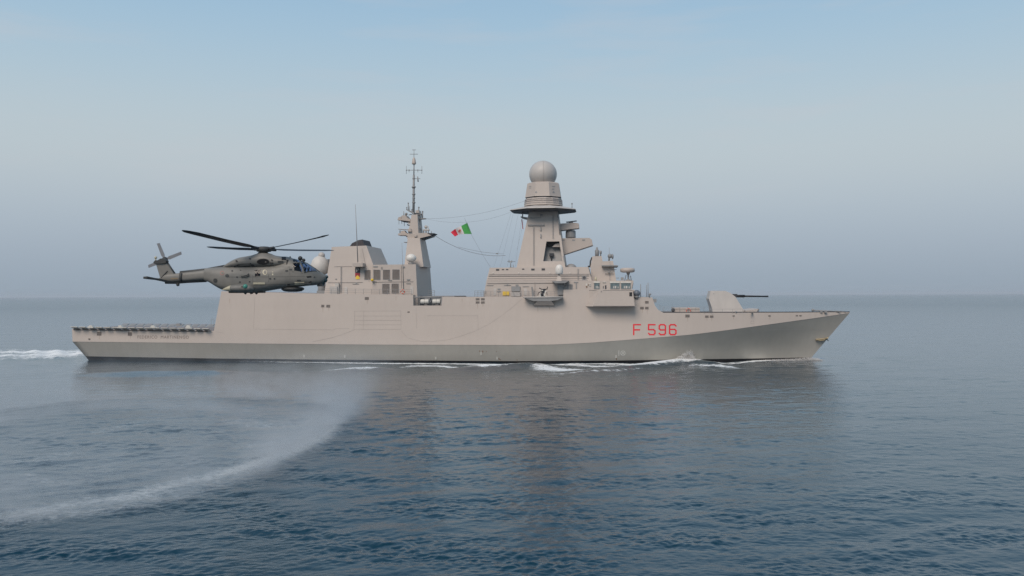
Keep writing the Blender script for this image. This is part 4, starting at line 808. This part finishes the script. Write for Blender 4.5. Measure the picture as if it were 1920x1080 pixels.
# nose, sponson, pods, fittings
def bodypart(name, m_, polys, off=.03, parent=None): each(name, m_, parent or body, bvb, polys, off, .03)
def oval(cx_, cy, rx, ry, n=14): return [(cx_ + rx * math.cos(a), cy - ry * math.sin(a)) for a in np.linspace(0, 2 * math.pi, n, endpoint=False)]
part('engine_intake', BLACK, cowl, lambda m: patch(m, bvb, oval(493.5, 490.5, 11.5, 5.6, 18), .05, .05))
part('intake_lip', HELI_D, cowl, lambda m: patch(m, bvb, oval(460, 497, 17, 2.8, 16), .02, .03))
each('cowl_port', BLACK, cowl, bvb, ([(428.5, 493), (433, 495), (437, 491), (436, 488.8), (431, 489.5)], oval(443.7, 489.7, 1.9, 1.6), rect(528, 482.8, 536, 487.5), oval(539, 489.3, 1.7, 1.7), oval(510, 487.8, 1.5, 1.5)), .06, .05)
each('cowl_fitting', HELI_D, cowl, bvb, (oval(469, 485.5, 1.5, 1.6), oval(469.5, 494.3, 1.5, 1.5), rect(472, 498.5, 482, 500.5), rect(506, 492, 512, 494), rect(521, 489, 531, 492.5), oval(440, 499, 1.5, 1.4)), .05)
bodypart('body_fitting', HELI_D, [oval(426, 517, 3.6, 3, 12), oval(404, 526, 3.8, 4, 12), oval(435.5, 508, 1.7, 1.4), oval(444.5, 519.5, 1.7, 1.4), oval(450, 528.8, 1.7, 1.4), oval(468, 528.2, 1.4, 1.4), oval(506.5, 522.5, 2, 1.7), oval(514.7, 522.5, 1.6, 1.6), rect(535, 506.5, 540, 509), rect(542.5, 504, 547.5, 506.5), rect(557, 524.5, 564, 527), rect(538, 532, 544, 534.5), oval(589.5, 519.7, 1.6, 1.2), rect(450, 506, 452, 507.5)])
bodypart('side_scoop', HELI_D, [[(452, 519.8), (455, 515), (465, 514), (468, 516.5), (463, 519.5)]], .12)
part('scoop_lip', HELI, body, lambda m: patch(m, bvb, [(451.5, 516), (457, 513), (467, 513), (465, 515.5), (454, 518)], .15, .03))
bodypart('chin_window', BLACK, [[(574.5, 518), (583.7, 517.5), (584.2, 529), (579, 530)]], .025)
bodypart('hand_rail', CREAM, [rect(475, 529.6, 497, 533), rect(552.5, 529, 570.5, 533.6)], .05)
bodypart('window_panel', CREAM, [oval(496.5, 510.5, 4.3, 5, 14)], .012)
bodypart('stencil_mark', CREAM, [rect(510.2, 509, 512.4, 516)], .01)
part('panel_line', mat('heli_seam', (.085, .085, .078), .6), body, lambda m: [line_on(m, bvb, ln, .018, 0, 4) for ln in ([(474, 502), (474, 530)], [(503.5, 502), (503.5, 541)], [(543.5, 500), (544, 536)], [(417, 501.5), (543, 500.5)], [(424, 519.5), (545, 518.8), (572, 518)], [(475, 535), (572, 530)], [(548, 509.5), (566.5, 511.5), (571, 527), (548, 530), (548, 509.5)])])
bodypart('roundel', mat('faded_roundel_red', (.30, .15, .13), .6), [oval(416.5, 512, 4, 4, 18)], .008)
part('roundel_centre', mat('faded_roundel_pale', (.24, .22, .20), .6), body, lambda m: patch(m, bvb, oval(416.5, 512, 2.6, 2.6, 14), .014, .01))
part('roundel_dot', mat('faded_roundel_green', (.13, .17, .12), .6), body, lambda m: patch(m, bvb, oval(416.5, 512, 1.2, 1.2, 10), .02, .01))
# sponson
def spon(px0, px1, T_, B_, yc, hw):
    r_ = []
    for x in np.linspace(px0, px1, 22):
        Yc = HY - yc; a = P(x, smooth_interp(x, T_), Yc); c = P(x, smooth_interp(x, B_), Yc); u = (a.z - c.z) / 2; w_ = interp(x, hw)
        r_.append([Vector((a.x, Yc + math.cos(k * math.pi / 10) * w_, c.z + u + math.sin(k * math.pi / 10) * u)) for k in range(20)])
    return r_
TS = [(416, 543), (424, 538.6), (434, 534.6), (448, 533), (462, 532.8), (470, 534.5), (476, 540)]; BS = [(416, 544), (426, 545.6), (440, 547), (460, 547.2), (470, 546), (476, 543)]; WS = [(416, .06), (430, .36), (462, .5), (470, .42), (476, .12)]
sp = part('sponson', HELI, heli, lambda m: m.rings([r for r in spon(433.5, 476, TS, BS, 1.45, WS)], smooth=True))
part('sponson_tail_cone', CREAM, sp, lambda m: m.rings([r for r in spon(416, 433.5, TS, BS, 1.45, WS)], smooth=True))
part('sponson_light', mat('green_lens', (.08, .30, .24), .2), sp, lambda m: m.ball(P(460, 537, HY - 1.85), .2))
part('sponson_hole', BLACK, sp, lambda m: patch(m, bvh_of(sp), oval(454, 537.8, 2, 1.4), .02, .03))
part('far_sponson', HELI, heli, lambda m: m.rings([[Vector((p.x, 2 * HY - p.y, p.z)) for p in r] for r in spon(416, 476, TS, BS, 1.45, WS)], smooth=True))
part('belly_radar', HELI_D, heli, lambda m: m.lathe(P(549, 547.3, HY), [(.35, 0), (.75, .05), (.98, .2), (.98, .34), (.8, .42)], 26))
part('belly_antennas', HELI_D, heli, lambda m: (m.box(P(432, 549.5, HY) + Vector((0, -.5, 0)), P(495, 546, HY) + Vector((0, .5, 0))), m.tube([P(459, 551, HY), P(462, 547, HY)], .12), m.tube([P(472, 551, HY), P(471, 547, HY)], .15), m.tube([P(482, 551, HY), P(479, 547, HY)], .12)))
part('nose_sensor', mat('sensor_teal', (.03, .06, .07), .25), heli, lambda m: (m.ball(P(609, 525, HY), .24), m.ball(P(603.5, 530, HY), .27), m.ball(P(612.5, 519.3, HY), .15)))
part('nose_radar_fairing', HELI_D, heli, lambda m: m.box(P(596, 537, HY) + Vector((0, -.35, 0)), P(606, 531, HY) + Vector((0, .35, 0))))
part('cable_cutter', HELI_D, heli, lambda m: (m.prism([P(x, y, HY) for x, y in ((541, 487), (543, 480.5), (545.5, 481), (546.5, 487.5))], [P(x, y, HY + .2) for x, y in ((541, 487), (543, 480.5), (545.5, 481), (546.5, 487.5))]), m.ball(P(563, 484.3, HY), .20), m.ball(P(569.5, 487.8, HY), .15), m.tube([P(563, 489.5, HY), P(563, 484, HY)], .1), m.tube([P(568, 492, HY), P(570, 487.5, HY)], .07)))
part('windscreen_frame', HELI_D, heli, lambda m: [line_on(m, bvh_of(body, *[o for o in body.children if o.name.startswith(('windscreen', 'cockpit', 'roof_w'))]), ln, .045, .01, 5) for ln in ([(563, 489), (568, 500), (570.5, 511)], [(563, 488.5), (576, 494.2), (592, 504.2), (600, 510.5)], [(549, 493.8), (562, 493.2)], [(570.5, 511), (583, 508.8), (593, 508.5)])])
# crew
def crew(px, py, y, lab, suit, helm, group=None):
    hd = P(px, py, y); org = hd - Vector((0, 0, 1.05)); t_org = tuple(org); J = {}
    pts = [(0, 0, .1, .17), (.02, 0, .35, .16), (.03, 0, .6, .19), (.03, 0, .78, .10), (.05, 0, .86, .065), (.07, 0, 1.0, .10), (.07, 0, 1.1, .085)]
    V = [p[:3] for p in pts]; Rr = [p[3] for p in pts]; E = [(i, i + 1) for i in range(6)]
    def chain(start, ps):
        k = start
        for x, yy, z, r_ in ps: V.append((x, yy, z)); Rr.append(r_); E.append((k, len(V) - 1)); k = len(V) - 1
    for s_ in (-1, 1):
        chain(0, [(.12, .1 * s_, .1, .11), (.5, .13 * s_, .16, .09), (.6, .13 * s_, -.2, .06), (.72, .13 * s_, -.28, .045)])
        chain(2, [(.03, .19 * s_, .66, .075), (.1, .24 * s_, .4, .05), (.32, .17 * s_, .36, .038), (.42, .14 * s_, .38, .035)])
    me = bpy.data.meshes.new('person'); me.from_pydata([Vector(v) for v in V], E, []); o = bpy.data.objects.new('person', me); COL.objects.link(o); o.location = org
    sk = o.modifiers.new('s', 'SKIN'); 
    for i, r_ in enumerate(Rr): me.skin_vertices[0].data[i].radius = (r_, r_)
    me.skin_vertices[0].data[0].use_root = True
    sb = o.modifiers.new('b', 'SUBSURF'); sb.levels = sb.render_levels = 1
    bpy.context.view_layer.update(); m2 = bpy.data.meshes.new_from_object(o.evaluated_get(bpy.context.evaluated_depsgraph_get()))
    o.modifiers.clear(); o.data = m2; m2.materials.clear(); m2.materials.append(suit); o['o'] = t_org
    for p in m2.polygons: p.use_smooth = True
    tag(o, lab, 'person', group)
    part('helmet', helm, o, lambda m: m.ball(hd + Vector((.0, 0, .02)), .155, sz=1.05))
    part('visor', BLACK, o, lambda m: m.ball(hd + Vector((.07, 0, 0)), .12, sx=.9))
    return o
SUIT = mat('flight_suit_green', (.10, .12, .08), .8, .1, 3); SUITO = mat('flight_suit_orange', (.70, .30, .14), .7, .1, 3)
crew(577, 502.5, HY - .55, 'helmeted pilot seated behind the helicopter windscreen, nearer the frigate bow', SUIT, WHITE)
crew(571, 503.5, HY + .55, 'second helmeted pilot on the far side of the helicopter cockpit', SUIT, OFFWH)
crew(482, 509, HY - .75, 'crew member in orange suit at the helicopter cabin window', SUITO, BLUEG)

# ------------------------------------------------------------------ SEA
FR = 889.0
def sea_grid():
    dys = np.concatenate([np.geomspace(.18, .35, 5)[:-1], np.arange(.35, 300, .24), np.geomspace(300, 620, 60)])
    dist = (H * FR / dys)[::-1]                                    # near to far
    fine = np.arange(-40, 40.001, 0.066); coarse = np.arange(45, 316, 5.0)
    ang = np.radians(np.concatenate([fine, coarse])); 
    dd, aa = np.meshgrid(dist, ang, indexing='ij')
    X = dd * np.sin(aa); Y = -D + dd * np.cos(aa)
    return dist, ang, X, Y, dd, len(fine)
dist, ang, X, Y, dd, nfine = sea_grid()
sp_row = dd * dd * .24 / (H * FR)
Z = np.zeros_like(X); Sx = np.zeros_like(X); Sy = np.zeros_like(X)
nw = 140
Ls = np.exp(rng.uniform(np.log(.30), np.log(22), nw)); Ls = np.sort(Ls)
th0 = R(-78)
env1 = .5 + .5 * np.sin(X / 23 + Y / 31 + 1.3 * np.sin(Y / 47)) ; env2 = .5 + .5 * np.sin(X / 61 - Y / 43 + 1.7 * np.sin(X / 53))
ENV = (.62 + .38 * env1) * (.65 + .5 * env2)
def grp(l0, l1, n, pw):
    q = np.zeros_like(X)
    for _ in range(n):
        l = rng.uniform(l0, l1); a = rng.uniform(0, 3.14); q += np.sin((X * math.cos(a) + 1.6 * Y * math.sin(a)) * 6.283 / l + rng.uniform(0, 6.28))
    q = q / math.sqrt(n / 2); return np.clip(.88 + .32 * q, .45, 2) ** pw
PATCH = .62 + .75 * np.clip(.5 + .5 * np.sin(X / 37 + 2.1 * np.sin(Y / 29 + .6)) * np.cos(Y / 19 - X / 71), 0, 1)
GS = grp(5, 16, 9, 1.15); GM = grp(14, 45, 8, 1.0)
for i, Lw in enumerate(Ls):
    th = th0 + rng.normal(0, 1.0 if Lw < 2.2 else .6 if Lw < 5 else .4); k = 2 * np.pi / Lw
    slope = .0135 * (1.15 if Lw < 2.2 else .8 if Lw < 5 else .12); a = slope / k
    fade = np.clip((Lw / 2.5 - sp_row) / (Lw / 2.5) * 2, 0, 1)
    ph = k * (X * math.cos(th) + Y * math.sin(th)) + rng.uniform(0, 6.28)
    Z += a * fade * (np.sin(ph) + .22 * np.sin(2 * ph + 1.57)) * (GS * ENV * PATCH if Lw < 3 else GM * ENV if Lw < 7 else 1)
# helper distances to polylines on the water
def wpath(pts): return np.array([[G(x, y).x, G(x, y).y] for x, y in pts])
def pdist(path):
    best = np.full(X.shape, 1e9); tt = np.zeros(X.shape); n = len(path) - 1
    for i in range(n):
        a = path[i]; b = path[i + 1]; ab = b - a; t = np.clip(((X - a[0]) * ab[0] + (Y - a[1]) * ab[1]) / (ab @ ab), 0, 1)
        d = np.hypot(X - a[0] - t * ab[0], Y - a[1] - t * ab[1]); m = d < best; best = np.where(m, d, best); tt = np.where(m, (i + t) / n, tt)
    return best, tt
foam = np.zeros_like(X)
def foamline(pts, w, amp, t_amp=None):
    global foam
    d, t = pdist(wpath(pts)); ww = np.interp(t, np.linspace(0, 1, len(w)), w) if isinstance(w, (list, tuple)) else w
    aa = np.interp(t, np.linspace(0, 1, len(amp)), amp) if isinstance(amp, (list, tuple)) else amp
    foam = np.maximum(foam, aa * np.exp(-(d / ww) ** 2))
def ridge(pts, w, h_, amp=(0, 1, 1, 0)):
    global Z
    d, t = pdist(wpath(pts)); Z += h_ * np.interp(t, np.linspace(0, 1, len(amp)), amp) * (np.exp(-(d / w) ** 2) - .35 * np.exp(-((d - 2.2 * w) / w) ** 2))
# bow wave train
foamline([(1400, 679), (1330, 679.5), (1240, 680.5), (1100, 682), (960, 683), (820, 682), (700, 681), (560, 679), (400, 676)], [1.6] * 9, [.34, .55, .62, .55, .5, .55, .55, .4, .25])
foamline([(1300, 684), (1345, 687), (1380, 690), (1400, 690.5)], 1.4, [.35, .5, .4, .1])
foamline([(1240, 689), (1150, 696), (1050, 700), (940, 703)], 1.0, [.1, .34, .3, .1])
foamline([(1522, 672), (1480, 673.5), (1440, 675.5), (1400, 679), (1352, 682)], [2.2, 2.2, 1.8, 1.1, .7], [1, .95, .8, .6, .25])
foamline([(1372, 686), (1350, 683), (1320, 679), (1292, 676.5), (1275, 677)], [.8, .8, .8, 1.2, 1.5], [.3, .6, .55, .8, 1])
foamline([(1290, 676.5), (1262, 678), (1240, 681), (1200, 686), (1170, 689), (1130, 691.5), (1090, 694)], [2.2, 3.2, 2.8, 2.2, 1.6, 1.3, .8], [1, 1, 1, .95, .9, .7, .2])
foamline([(1165, 684), (1110, 686), (1070, 684), (1040, 683.5)], 1.5, [.55, .6, .5, .35])
foamline([(1100, 692), (1060, 693), (1030, 691), (1010, 686)], [2.5, 3.4, 3.2, 2], [.5, .62, .58, .45])
foamline([(1000, 684), (960, 685), (925, 688), (890, 689.5), (862, 691)], [1.0, 1.2, 1.6, 1.9, 1.4], [.3, .5, .9, 1, .5])
foamline([(860, 688), (820, 686), (780, 686), (740, 689)], 1.6, [.5, .55, .5, .2])
foamline([(720, 692), (690, 693), (655, 694), (560, 697)], 1.6, [.2, .5, .5, .1])
ridge([(1512, 668), (1440, 675), (1380, 681)], 2.0, .10)
ridge([(1390, 690), (1340, 684), (1290, 678), (1250, 682), (1180, 690), (1100, 697)], 2.4, .65, (0, .8, 1, .8, .4))
ridge([(1060, 690), (1000, 684), (930, 688), (860, 693), (800, 699)], 2.2, .45)
ridge([(760, 693), (690, 692), (600, 697)], 2.4, .40)
ridge([(520, 700), (400, 699), (250, 700), (100, 702)], 3.0, .42)
# stern wake
wk = np.clip((-84 - X) / 5, 0, 1) * np.exp(-((Y - (25 + (-86 - X) * .12)) / (13.5 + (-86 - X) * .05)) ** 4)
lump = .5 + .25 * np.sin(X * .31 + 1.7 * np.sin(Y * .23)) + .25 * np.sin(Y * .62 + 1.3 * np.sin(X * .17))
foam = np.maximum(foam, wk * (.22 + .50 * lump)); Z += wk * (.20 + .45 * lump * (1 + .5 * np.sin(X * 1.3 + Y * .7)))
# rotor wash ring
RC = (-37.6, -83.0); RR = 22.0; RA = 20.5; RB = 29.5
rx = X - RC[0]; ry = Y - RC[1]; rad = RR * (np.abs(rx / RA) ** 3 + np.abs(ry / RB) ** 3) ** (1 / 3); ra = np.arctan2(ry, rx)
ringd = rad - RR * (1 + .03 * np.sin(3 * ra) + .02 * np.sin(7 * ra + 1))
wash = np.clip(1 - (rad - RR) / 5, 0, 1)
spir = .5 + .5 * np.sin(ra * 2.5 + rad * .55)
foam_wash = .34 * np.exp(-(ringd / 2.6) ** 2) * np.clip(1 - (ry + 5) / 20, .15, 1) + .16 * wash * spir
def washline(pts, w, amp):
    global foam_wash
    d, t = pdist(wpath(pts)); foam_wash = np.maximum(foam_wash, np.interp(t, np.linspace(0, 1, len(amp)), amp) * np.exp(-(d / w) ** 2))
washline([(0, 962), (80, 957), (160, 942), (250, 932), (340, 905), (440, 882), (520, 857), (590, 828), (625, 800), (648, 770)], 1.7, [.40, .62, .55, .66, .55, .66, .60, .60, .45, .25])
washline([(390, 788), (440, 790), (480, 795), (560, 803), (620, 800)], 3.4, [.2, .42, .44, .36, .3])
washline([(130, 815), (190, 808), (240, 796), (300, 786), (370, 782)], 2.2, [.2, .38, .36, .3, .25])
washline([(0, 866), (70, 862), (130, 850), (200, 835)], 2.6, [.30, .38, .36, .2])
washline([(50, 890), (90, 905), (160, 915)], 1.0, [.4, .4, .1]); washline([(380, 850), (470, 835), (560, 822)], 1.3, [.1, .42, .3]); washline([(200, 900), (300, 880), (400, 862)], 1.2, [.15, .35, .2])
Z += .014 * wash * np.sin(rad * 3.1 - ra * 1.2 + 2 * np.sin(X * .4)) * (sp_row < .8) + .04 * np.exp(-(ringd / 2.0) ** 2)
Z *= np.where(dd > 3000, np.clip(1 - (dd - 3000) / 3000, 0, 1), 1)
Z[:, nfine:] *= .25
gy, gx = np.gradient(Z); print('slope rms near', np.sqrt(np.mean((gy[300:500, 100:1100] / np.gradient(dd, axis=0)[300:500, 100:1100]) ** 2)))
foam = np.clip(foam, 0, 1); nr, nc = X.shape
me = bpy.data.meshes.new('sea'); co = np.stack([X, Y, Z], -1).reshape(-1, 3)
idx = np.arange(nr * nc).reshape(nr, nc); j2 = np.roll(idx, -1, axis=1)
q = np.stack([idx[:-1], j2[:-1], j2[1:], idx[1:]], -1).reshape(-1, 4)[:, ::-1]
cv = len(co); co = np.vstack([co, [[0, -D, 0]]]); tri = np.stack([idx[0], np.full(nc, cv), j2[0]], -1)[:, ::-1]
me.vertices.add(len(co)); me.vertices.foreach_set('co', co.ravel().astype(np.float32))
nl = q.size + tri.size; me.loops.add(nl); me.loops.foreach_set('vertex_index', np.concatenate([q.ravel(), tri.ravel()]).astype(np.int32))
me.polygons.add(len(q) + len(tri)); me.polygons.foreach_set('loop_start', np.concatenate([np.arange(len(q)) * 4, q.size + np.arange(len(tri)) * 3]).astype(np.int32))
me.polygons.foreach_set('use_smooth', np.ones(len(q) + len(tri), bool)); me.update(calc_edges=True)
for nm, arr in (('unresolved', np.clip((dd - 130) / 900, 0, 1) ** .7), ('foam', foam), ('wash', foam_wash), ('calm', np.clip(1 - wash, 0, 1))):
    at = me.attributes.new(nm, 'FLOAT', 'POINT'); at.data.foreach_set('value', np.concatenate([arr.ravel(), [0]]).astype(np.float32))
sea = bpy.data.objects.new('sea', me); COL.objects.link(sea); sea['kind'] = 'structure'
def sea_mat():
    m = bpy.data.materials.new('sea_water'); m.use_nodes = True; t = m.node_tree; b = t.nodes['Principled BSDF']; o = t.nodes['Material Output']
    b.inputs['Base Color'].default_value = (.003, .031, .054, 1); b.inputs['Roughness'].default_value = .04; b.inputs['IOR'].default_value = 1.333
    b.inputs['Specular IOR Level'].default_value = .5
    g = N(t, 'ShaderNodeNewGeometry')
    def noise(sc, sy=1.0, det=4, ro=.55, rot=0):
        mp = N(t, 'ShaderNodeMapping'); mp.inputs['Scale'].default_value = (sc, sc * sy, sc); mp.inputs['Rotation'].default_value = (0, 0, rot); L(t, g.outputs['Position'], mp.inputs[0])
        n = N(t, 'ShaderNodeTexNoise'); n.inputs['Scale'].default_value = 1; n.inputs['Detail'].default_value = det; n.inputs['Roughness'].default_value = ro; L(t, mp.outputs[0], n.inputs['Vector']); return n.outputs[0]
    def bump(h, dist_, prev=None, st=1.0):
        bp = N(t, 'ShaderNodeBump'); bp.inputs['Distance'].default_value = dist_
        if isinstance(st, float): bp.inputs['Strength'].default_value = st
        else: L(t, st, bp.inputs['Strength'])
        L(t, h, bp.inputs['Height'])
        if prev: L(t, prev, bp.inputs['Normal'])
        return bp.outputs[0]
    ur = N(t, 'ShaderNodeAttribute', attribute_name='unresolved'); um = N(t, 'ShaderNodeMath', operation='MULTIPLY_ADD'); um.inputs[1].default_value = .16; um.inputs[2].default_value = .03; L(t, ur.outputs['Fac'], um.inputs[0]); L(t, um.outputs[0], b.inputs['Roughness'])
    gq = N(t, 'ShaderNodeMapRange'); gq.inputs['From Min'].default_value = .40; gq.inputs['From Max'].default_value = .68; gq.inputs['To Min'].default_value = .5; gq.inputs['To Max'].default_value = 1.0
    L(t, noise(.12, 2.2, 4, .6, .1), gq.inputs['Value']); gm_ = gq.outputs[0]
    n1 = bump(noise(.30, 3.0, 3, .5, .08), .035); n2 = bump(noise(1.35, 1.9, 5, .62, -.06), .042, n1, gm_); n3 = bump(noise(3.6, 1.7, 4, .6, .1), .008, n2, gm_)
    L(t, n3, b.inputs['Normal'])
    fa = N(t, 'ShaderNodeAttribute', attribute_name='foam'); wa = N(t, 'ShaderNodeAttribute', attribute_name='wash')
    def M(op, a, c_=None, clamp=False):
        n = N(t, 'ShaderNodeMath', operation=op); n.use_clamp = clamp
        for i, v in enumerate((a, c_)):
            if v is None: continue
            if isinstance(v, (int, float)): n.inputs[i].default_value = v
            else: L(t, v, n.inputs[i])
        return n.outputs[0]
    fn = noise(1.1, 1.5, 8, .72); f1 = M('MULTIPLY', M('SUBTRACT', M('ADD', fa.outputs['Fac'], M('MULTIPLY', fn, 1.5)), 1.0), 4.0, True); f1 = M('MULTIPLY', f1, M('GREATER_THAN', fa.outputs['Fac'], .04))
    wn = noise(1.5, 1.5, 9, .82, .35); w1 = M('MULTIPLY', M('SUBTRACT', M('ADD', wa.outputs['Fac'], M('MULTIPLY', wn, 1.9)), 1.28), 2.0, True); w1 = M('MULTIPLY', w1, M('GREATER_THAN', wa.outputs['Fac'], .02)); w1 = M('MULTIPLY', w1, .6)
    ff = M('MAXIMUM', f1, w1)
    fo = N(t, 'ShaderNodeBsdfDiffuse'); fo.inputs['Color'].default_value = (.74, .77, .78, 1)
    mx = N(t, 'ShaderNodeMixShader'); L(t, ff, mx.inputs[0]); L(t, b.outputs[0], mx.inputs[1]); L(t, fo.outputs[0], mx.inputs[2]); L(t, mx.outputs[0], o.inputs['Surface'])
    return m
me.materials.append(sea_mat())

# bow splash: a heap of droplets thrown up against the plating
def splash(name, lab, pts, n, r0, r1, spread):
    t = MB(); base = Vector()
    vs = []; fs = []
    for i in range(n):
        k = rng.uniform(0, len(pts) - 1.001); a = pts[int(k)]; b = pts[int(k) + 1]; f = k - int(k)
        x = a[0] + (b[0] - a[0]) * f; h_ = a[1] + (b[1] - a[1]) * f; y = a[2] + (b[2] - a[2]) * f
        z = h_ * (rng.beta(.9, 2.0) if rng.random() < .6 else rng.uniform(.75, 1.0) * (.9 + .15 * math.sin(9 * x))); c = Vector((x + rng.normal(0, spread), y - rng.gamma(1.6, .22), z + rng.normal(0, .05))); r_ = rng.uniform(r0, r1) * (1.25 - .6 * z / max(h_, .1))
        o = len(vs); d = [Vector(rng.normal(0, 1, 3)).normalized() * r_ for _ in range(4)]
        q = [Vector((1, 1, 1)), Vector((1, -1, -1)), Vector((-1, 1, -1)), Vector((-1, -1, 1))]
        vs += [c + p * r_ * .6 + e * .4 for p, e in zip(q, d)]; fs += [(o, o + 1, o + 2), (o, o + 2, o + 3), (o, o + 3, o + 1), (o + 1, o + 3, o + 2)]
    t.add(vs, fs, True); ob = t.obj(name, mat('spray_white', (.85, .84, .83), .6, .03, 2), None, fix=False); tag(ob, lab, 'spray', kind='stuff'); return ob
def ws(px, py, hgt, inset=.2):
    frame(True); p = G(px, py); q_ = SHIP_ROT @ Vector((p.x, CL - wb(p.x) - inset, 0)); frame(False); return (q_.x, hgt, q_.y)
splash('bow_splash', 'white plume of spray thrown up against the hull below the hull number', [ws(1256, 676, .25, .5), ws(1267, 676, .8, .5), ws(1277, 676, 1.6, .5), ws(1284, 676, 2.2, .5), ws(1291, 676, 2.3, .5), ws(1294, 676, 1.5, .5), ws(1295.5, 676, .8, .5)], 5200, .025, .075, .2)
splash('stem_splash', 'low white spray where the stem cuts the water', [ws(1420, 674, .12), ws(1450, 673, .25), ws(1480, 672, .35), ws(1500, 671, .6), ws(1512, 671, .45), ws(1520, 671, .2)], 4200, .02, .06, .4)

# mist blown up by the rotor wash
def mist():
    t = MB(); t.box((-72, -122, -.6), (-4, -22, 9.0)); ob = t.obj('rotor_wash_mist', bpy.data.materials.new('mist'), None)
    tag(ob, 'ring of fine white mist blown off the water beneath the helicopter', 'mist', kind='stuff')
    m = ob.data.materials[0]; m.use_nodes = True; tr = m.node_tree; tr.nodes.clear(); o = N(tr, 'ShaderNodeOutputMaterial'); pv = N(tr, 'ShaderNodeVolumePrincipled')
    pv.inputs['Color'].default_value = (.93, .95, .97, 1); pv.inputs['Anisotropy'].default_value = .15
    g = N(tr, 'ShaderNodeNewGeometry'); s = N(tr, 'ShaderNodeSeparateXYZ'); L(tr, g.outputs['Position'], s.inputs[0])
    def M(op, a, b=None, clamp=False):
        n = N(tr, 'ShaderNodeMath', operation=op); n.use_clamp = clamp
        for i, v in enumerate((a, b)):
            if v is None: continue
            if isinstance(v, (int, float)): n.inputs[i].default_value = v
            else: L(tr, v, n.inputs[i])
        return n.outputs[0]
    nz = N(tr, 'ShaderNodeTexNoise'); nz.inputs['Scale'].default_value = .11; nz.inputs['Detail'].default_value = 5; nz.inputs['Roughness'].default_value = .6; L(tr, g.outputs['Position'], nz.inputs['Vector'])
    nl_ = N(tr, 'ShaderNodeTexNoise'); nl_.inputs['Scale'].default_value = .045; nl_.inputs['Detail'].default_value = 2; L(tr, g.outputs['Position'], nl_.inputs['Vector'])
    dx = M('SUBTRACT', s.outputs['X'], RC[0]); dy = M('SUBTRACT', s.outputs['Y'], RC[1])
    rd = M('MULTIPLY', RR, M('POWER', M('ADD', M('POWER', M('ABSOLUTE', M('DIVIDE', dx, RA)), 3.0), M('POWER', M('ABSOLUTE', M('DIVIDE', dy, RB)), 3.0)), .3333))
    e = M('ADD', M('SUBTRACT', rd, RR), M('MULTIPLY', M('SUBTRACT', nl_.outputs[0], .5), 9)); e = M('ADD', e, M('MULTIPLY', s.outputs['Z'], -.2))
    e = M('DIVIDE', e, M('ADD', 1.2, M('MULTIPLY', s.outputs['Z'], .65)))
    ring_ = M('POWER', 2.718, M('MULTIPLY', M('MULTIPLY', e, e), -1))
    inner = M('MULTIPLY', M('MULTIPLY', e, -.12, True), .009); e2 = M('DIVIDE', M('ADD', e, 5.5), 1.6); ring2 = M('MULTIPLY', M('POWER', 2.718, M('MULTIPLY', M('MULTIPLY', e2, e2), -1)), .22); dens = M('ADD', M('MAXIMUM', ring_, inner), ring2)
    zf = M('POWER', 2.718, M('MULTIPLY', s.outputs['Z'], -.50))
    mpf = N(tr, 'ShaderNodeMapping'); mpf.inputs['Scale'].default_value = (.28, .9, .5); mpf.inputs['Rotation'].default_value = (0, 0, -.6); L(tr, g.outputs['Position'], mpf.inputs[0])
    nf = N(tr, 'ShaderNodeTexNoise'); nf.inputs['Scale'].default_value = 1.3; nf.inputs['Detail'].default_value = 6; nf.inputs['Roughness'].default_value = .65; L(tr, mpf.outputs[0], nf.inputs['Vector'])
    nn = M('MULTIPLY', M('MULTIPLY', M('SUBTRACT', nz.outputs[0], .33), 4.2, True), M('ADD', .06, M('MULTIPLY', M('SUBTRACT', nf.outputs[0], .40), 5.0, True)))
    dens = M('MULTIPLY', M('MULTIPLY', dens, nn), zf)
    # thin out to nothing before the box ends
    for ax, lo, hi, w_ in (('X', -72, -4, 6), ('Y', -122, -22, 7)):
        dens = M('MULTIPLY', dens, M('DIVIDE', M('SUBTRACT', s.outputs[ax], lo), w_, True)); dens = M('MULTIPLY', dens, M('DIVIDE', M('SUBTRACT', hi, s.outputs[ax]), w_, True))
    dens = M('MULTIPLY', dens, M('SUBTRACT', 1.0, M('DIVIDE', s.outputs['Z'], 9.0), True))
    dens = M('MULTIPLY', dens, MIST)
    L(tr, dens, pv.inputs['Density']); L(tr, pv.outputs[0], o.inputs['Volume'])
MIST = .62
mist()

def haze():
    t = MB(); t.box((-64000, -64000, -8.0), (64000, 64000, 44.0)); m = bpy.data.materials.new('haze'); ob = t.obj('haze', m, None)
    tag(ob, 'thin pale haze that softens the far sea and the horizon', 'haze', kind='stuff')
    m.use_nodes = True; tr = m.node_tree; tr.nodes.clear(); o = N(tr, 'ShaderNodeOutputMaterial'); pv = N(tr, 'ShaderNodeVolumePrincipled')
    pv.inputs['Color'].default_value = (.86, .90, .95, 1); pv.inputs['Density'].default_value = 9e-5; L(tr, pv.outputs[0], o.inputs['Volume'])
haze()

# tidy custom bookkeeping
for o in bpy.data.objects:
    if 'o' in o: del o['o']
print('objects', len(bpy.data.objects))
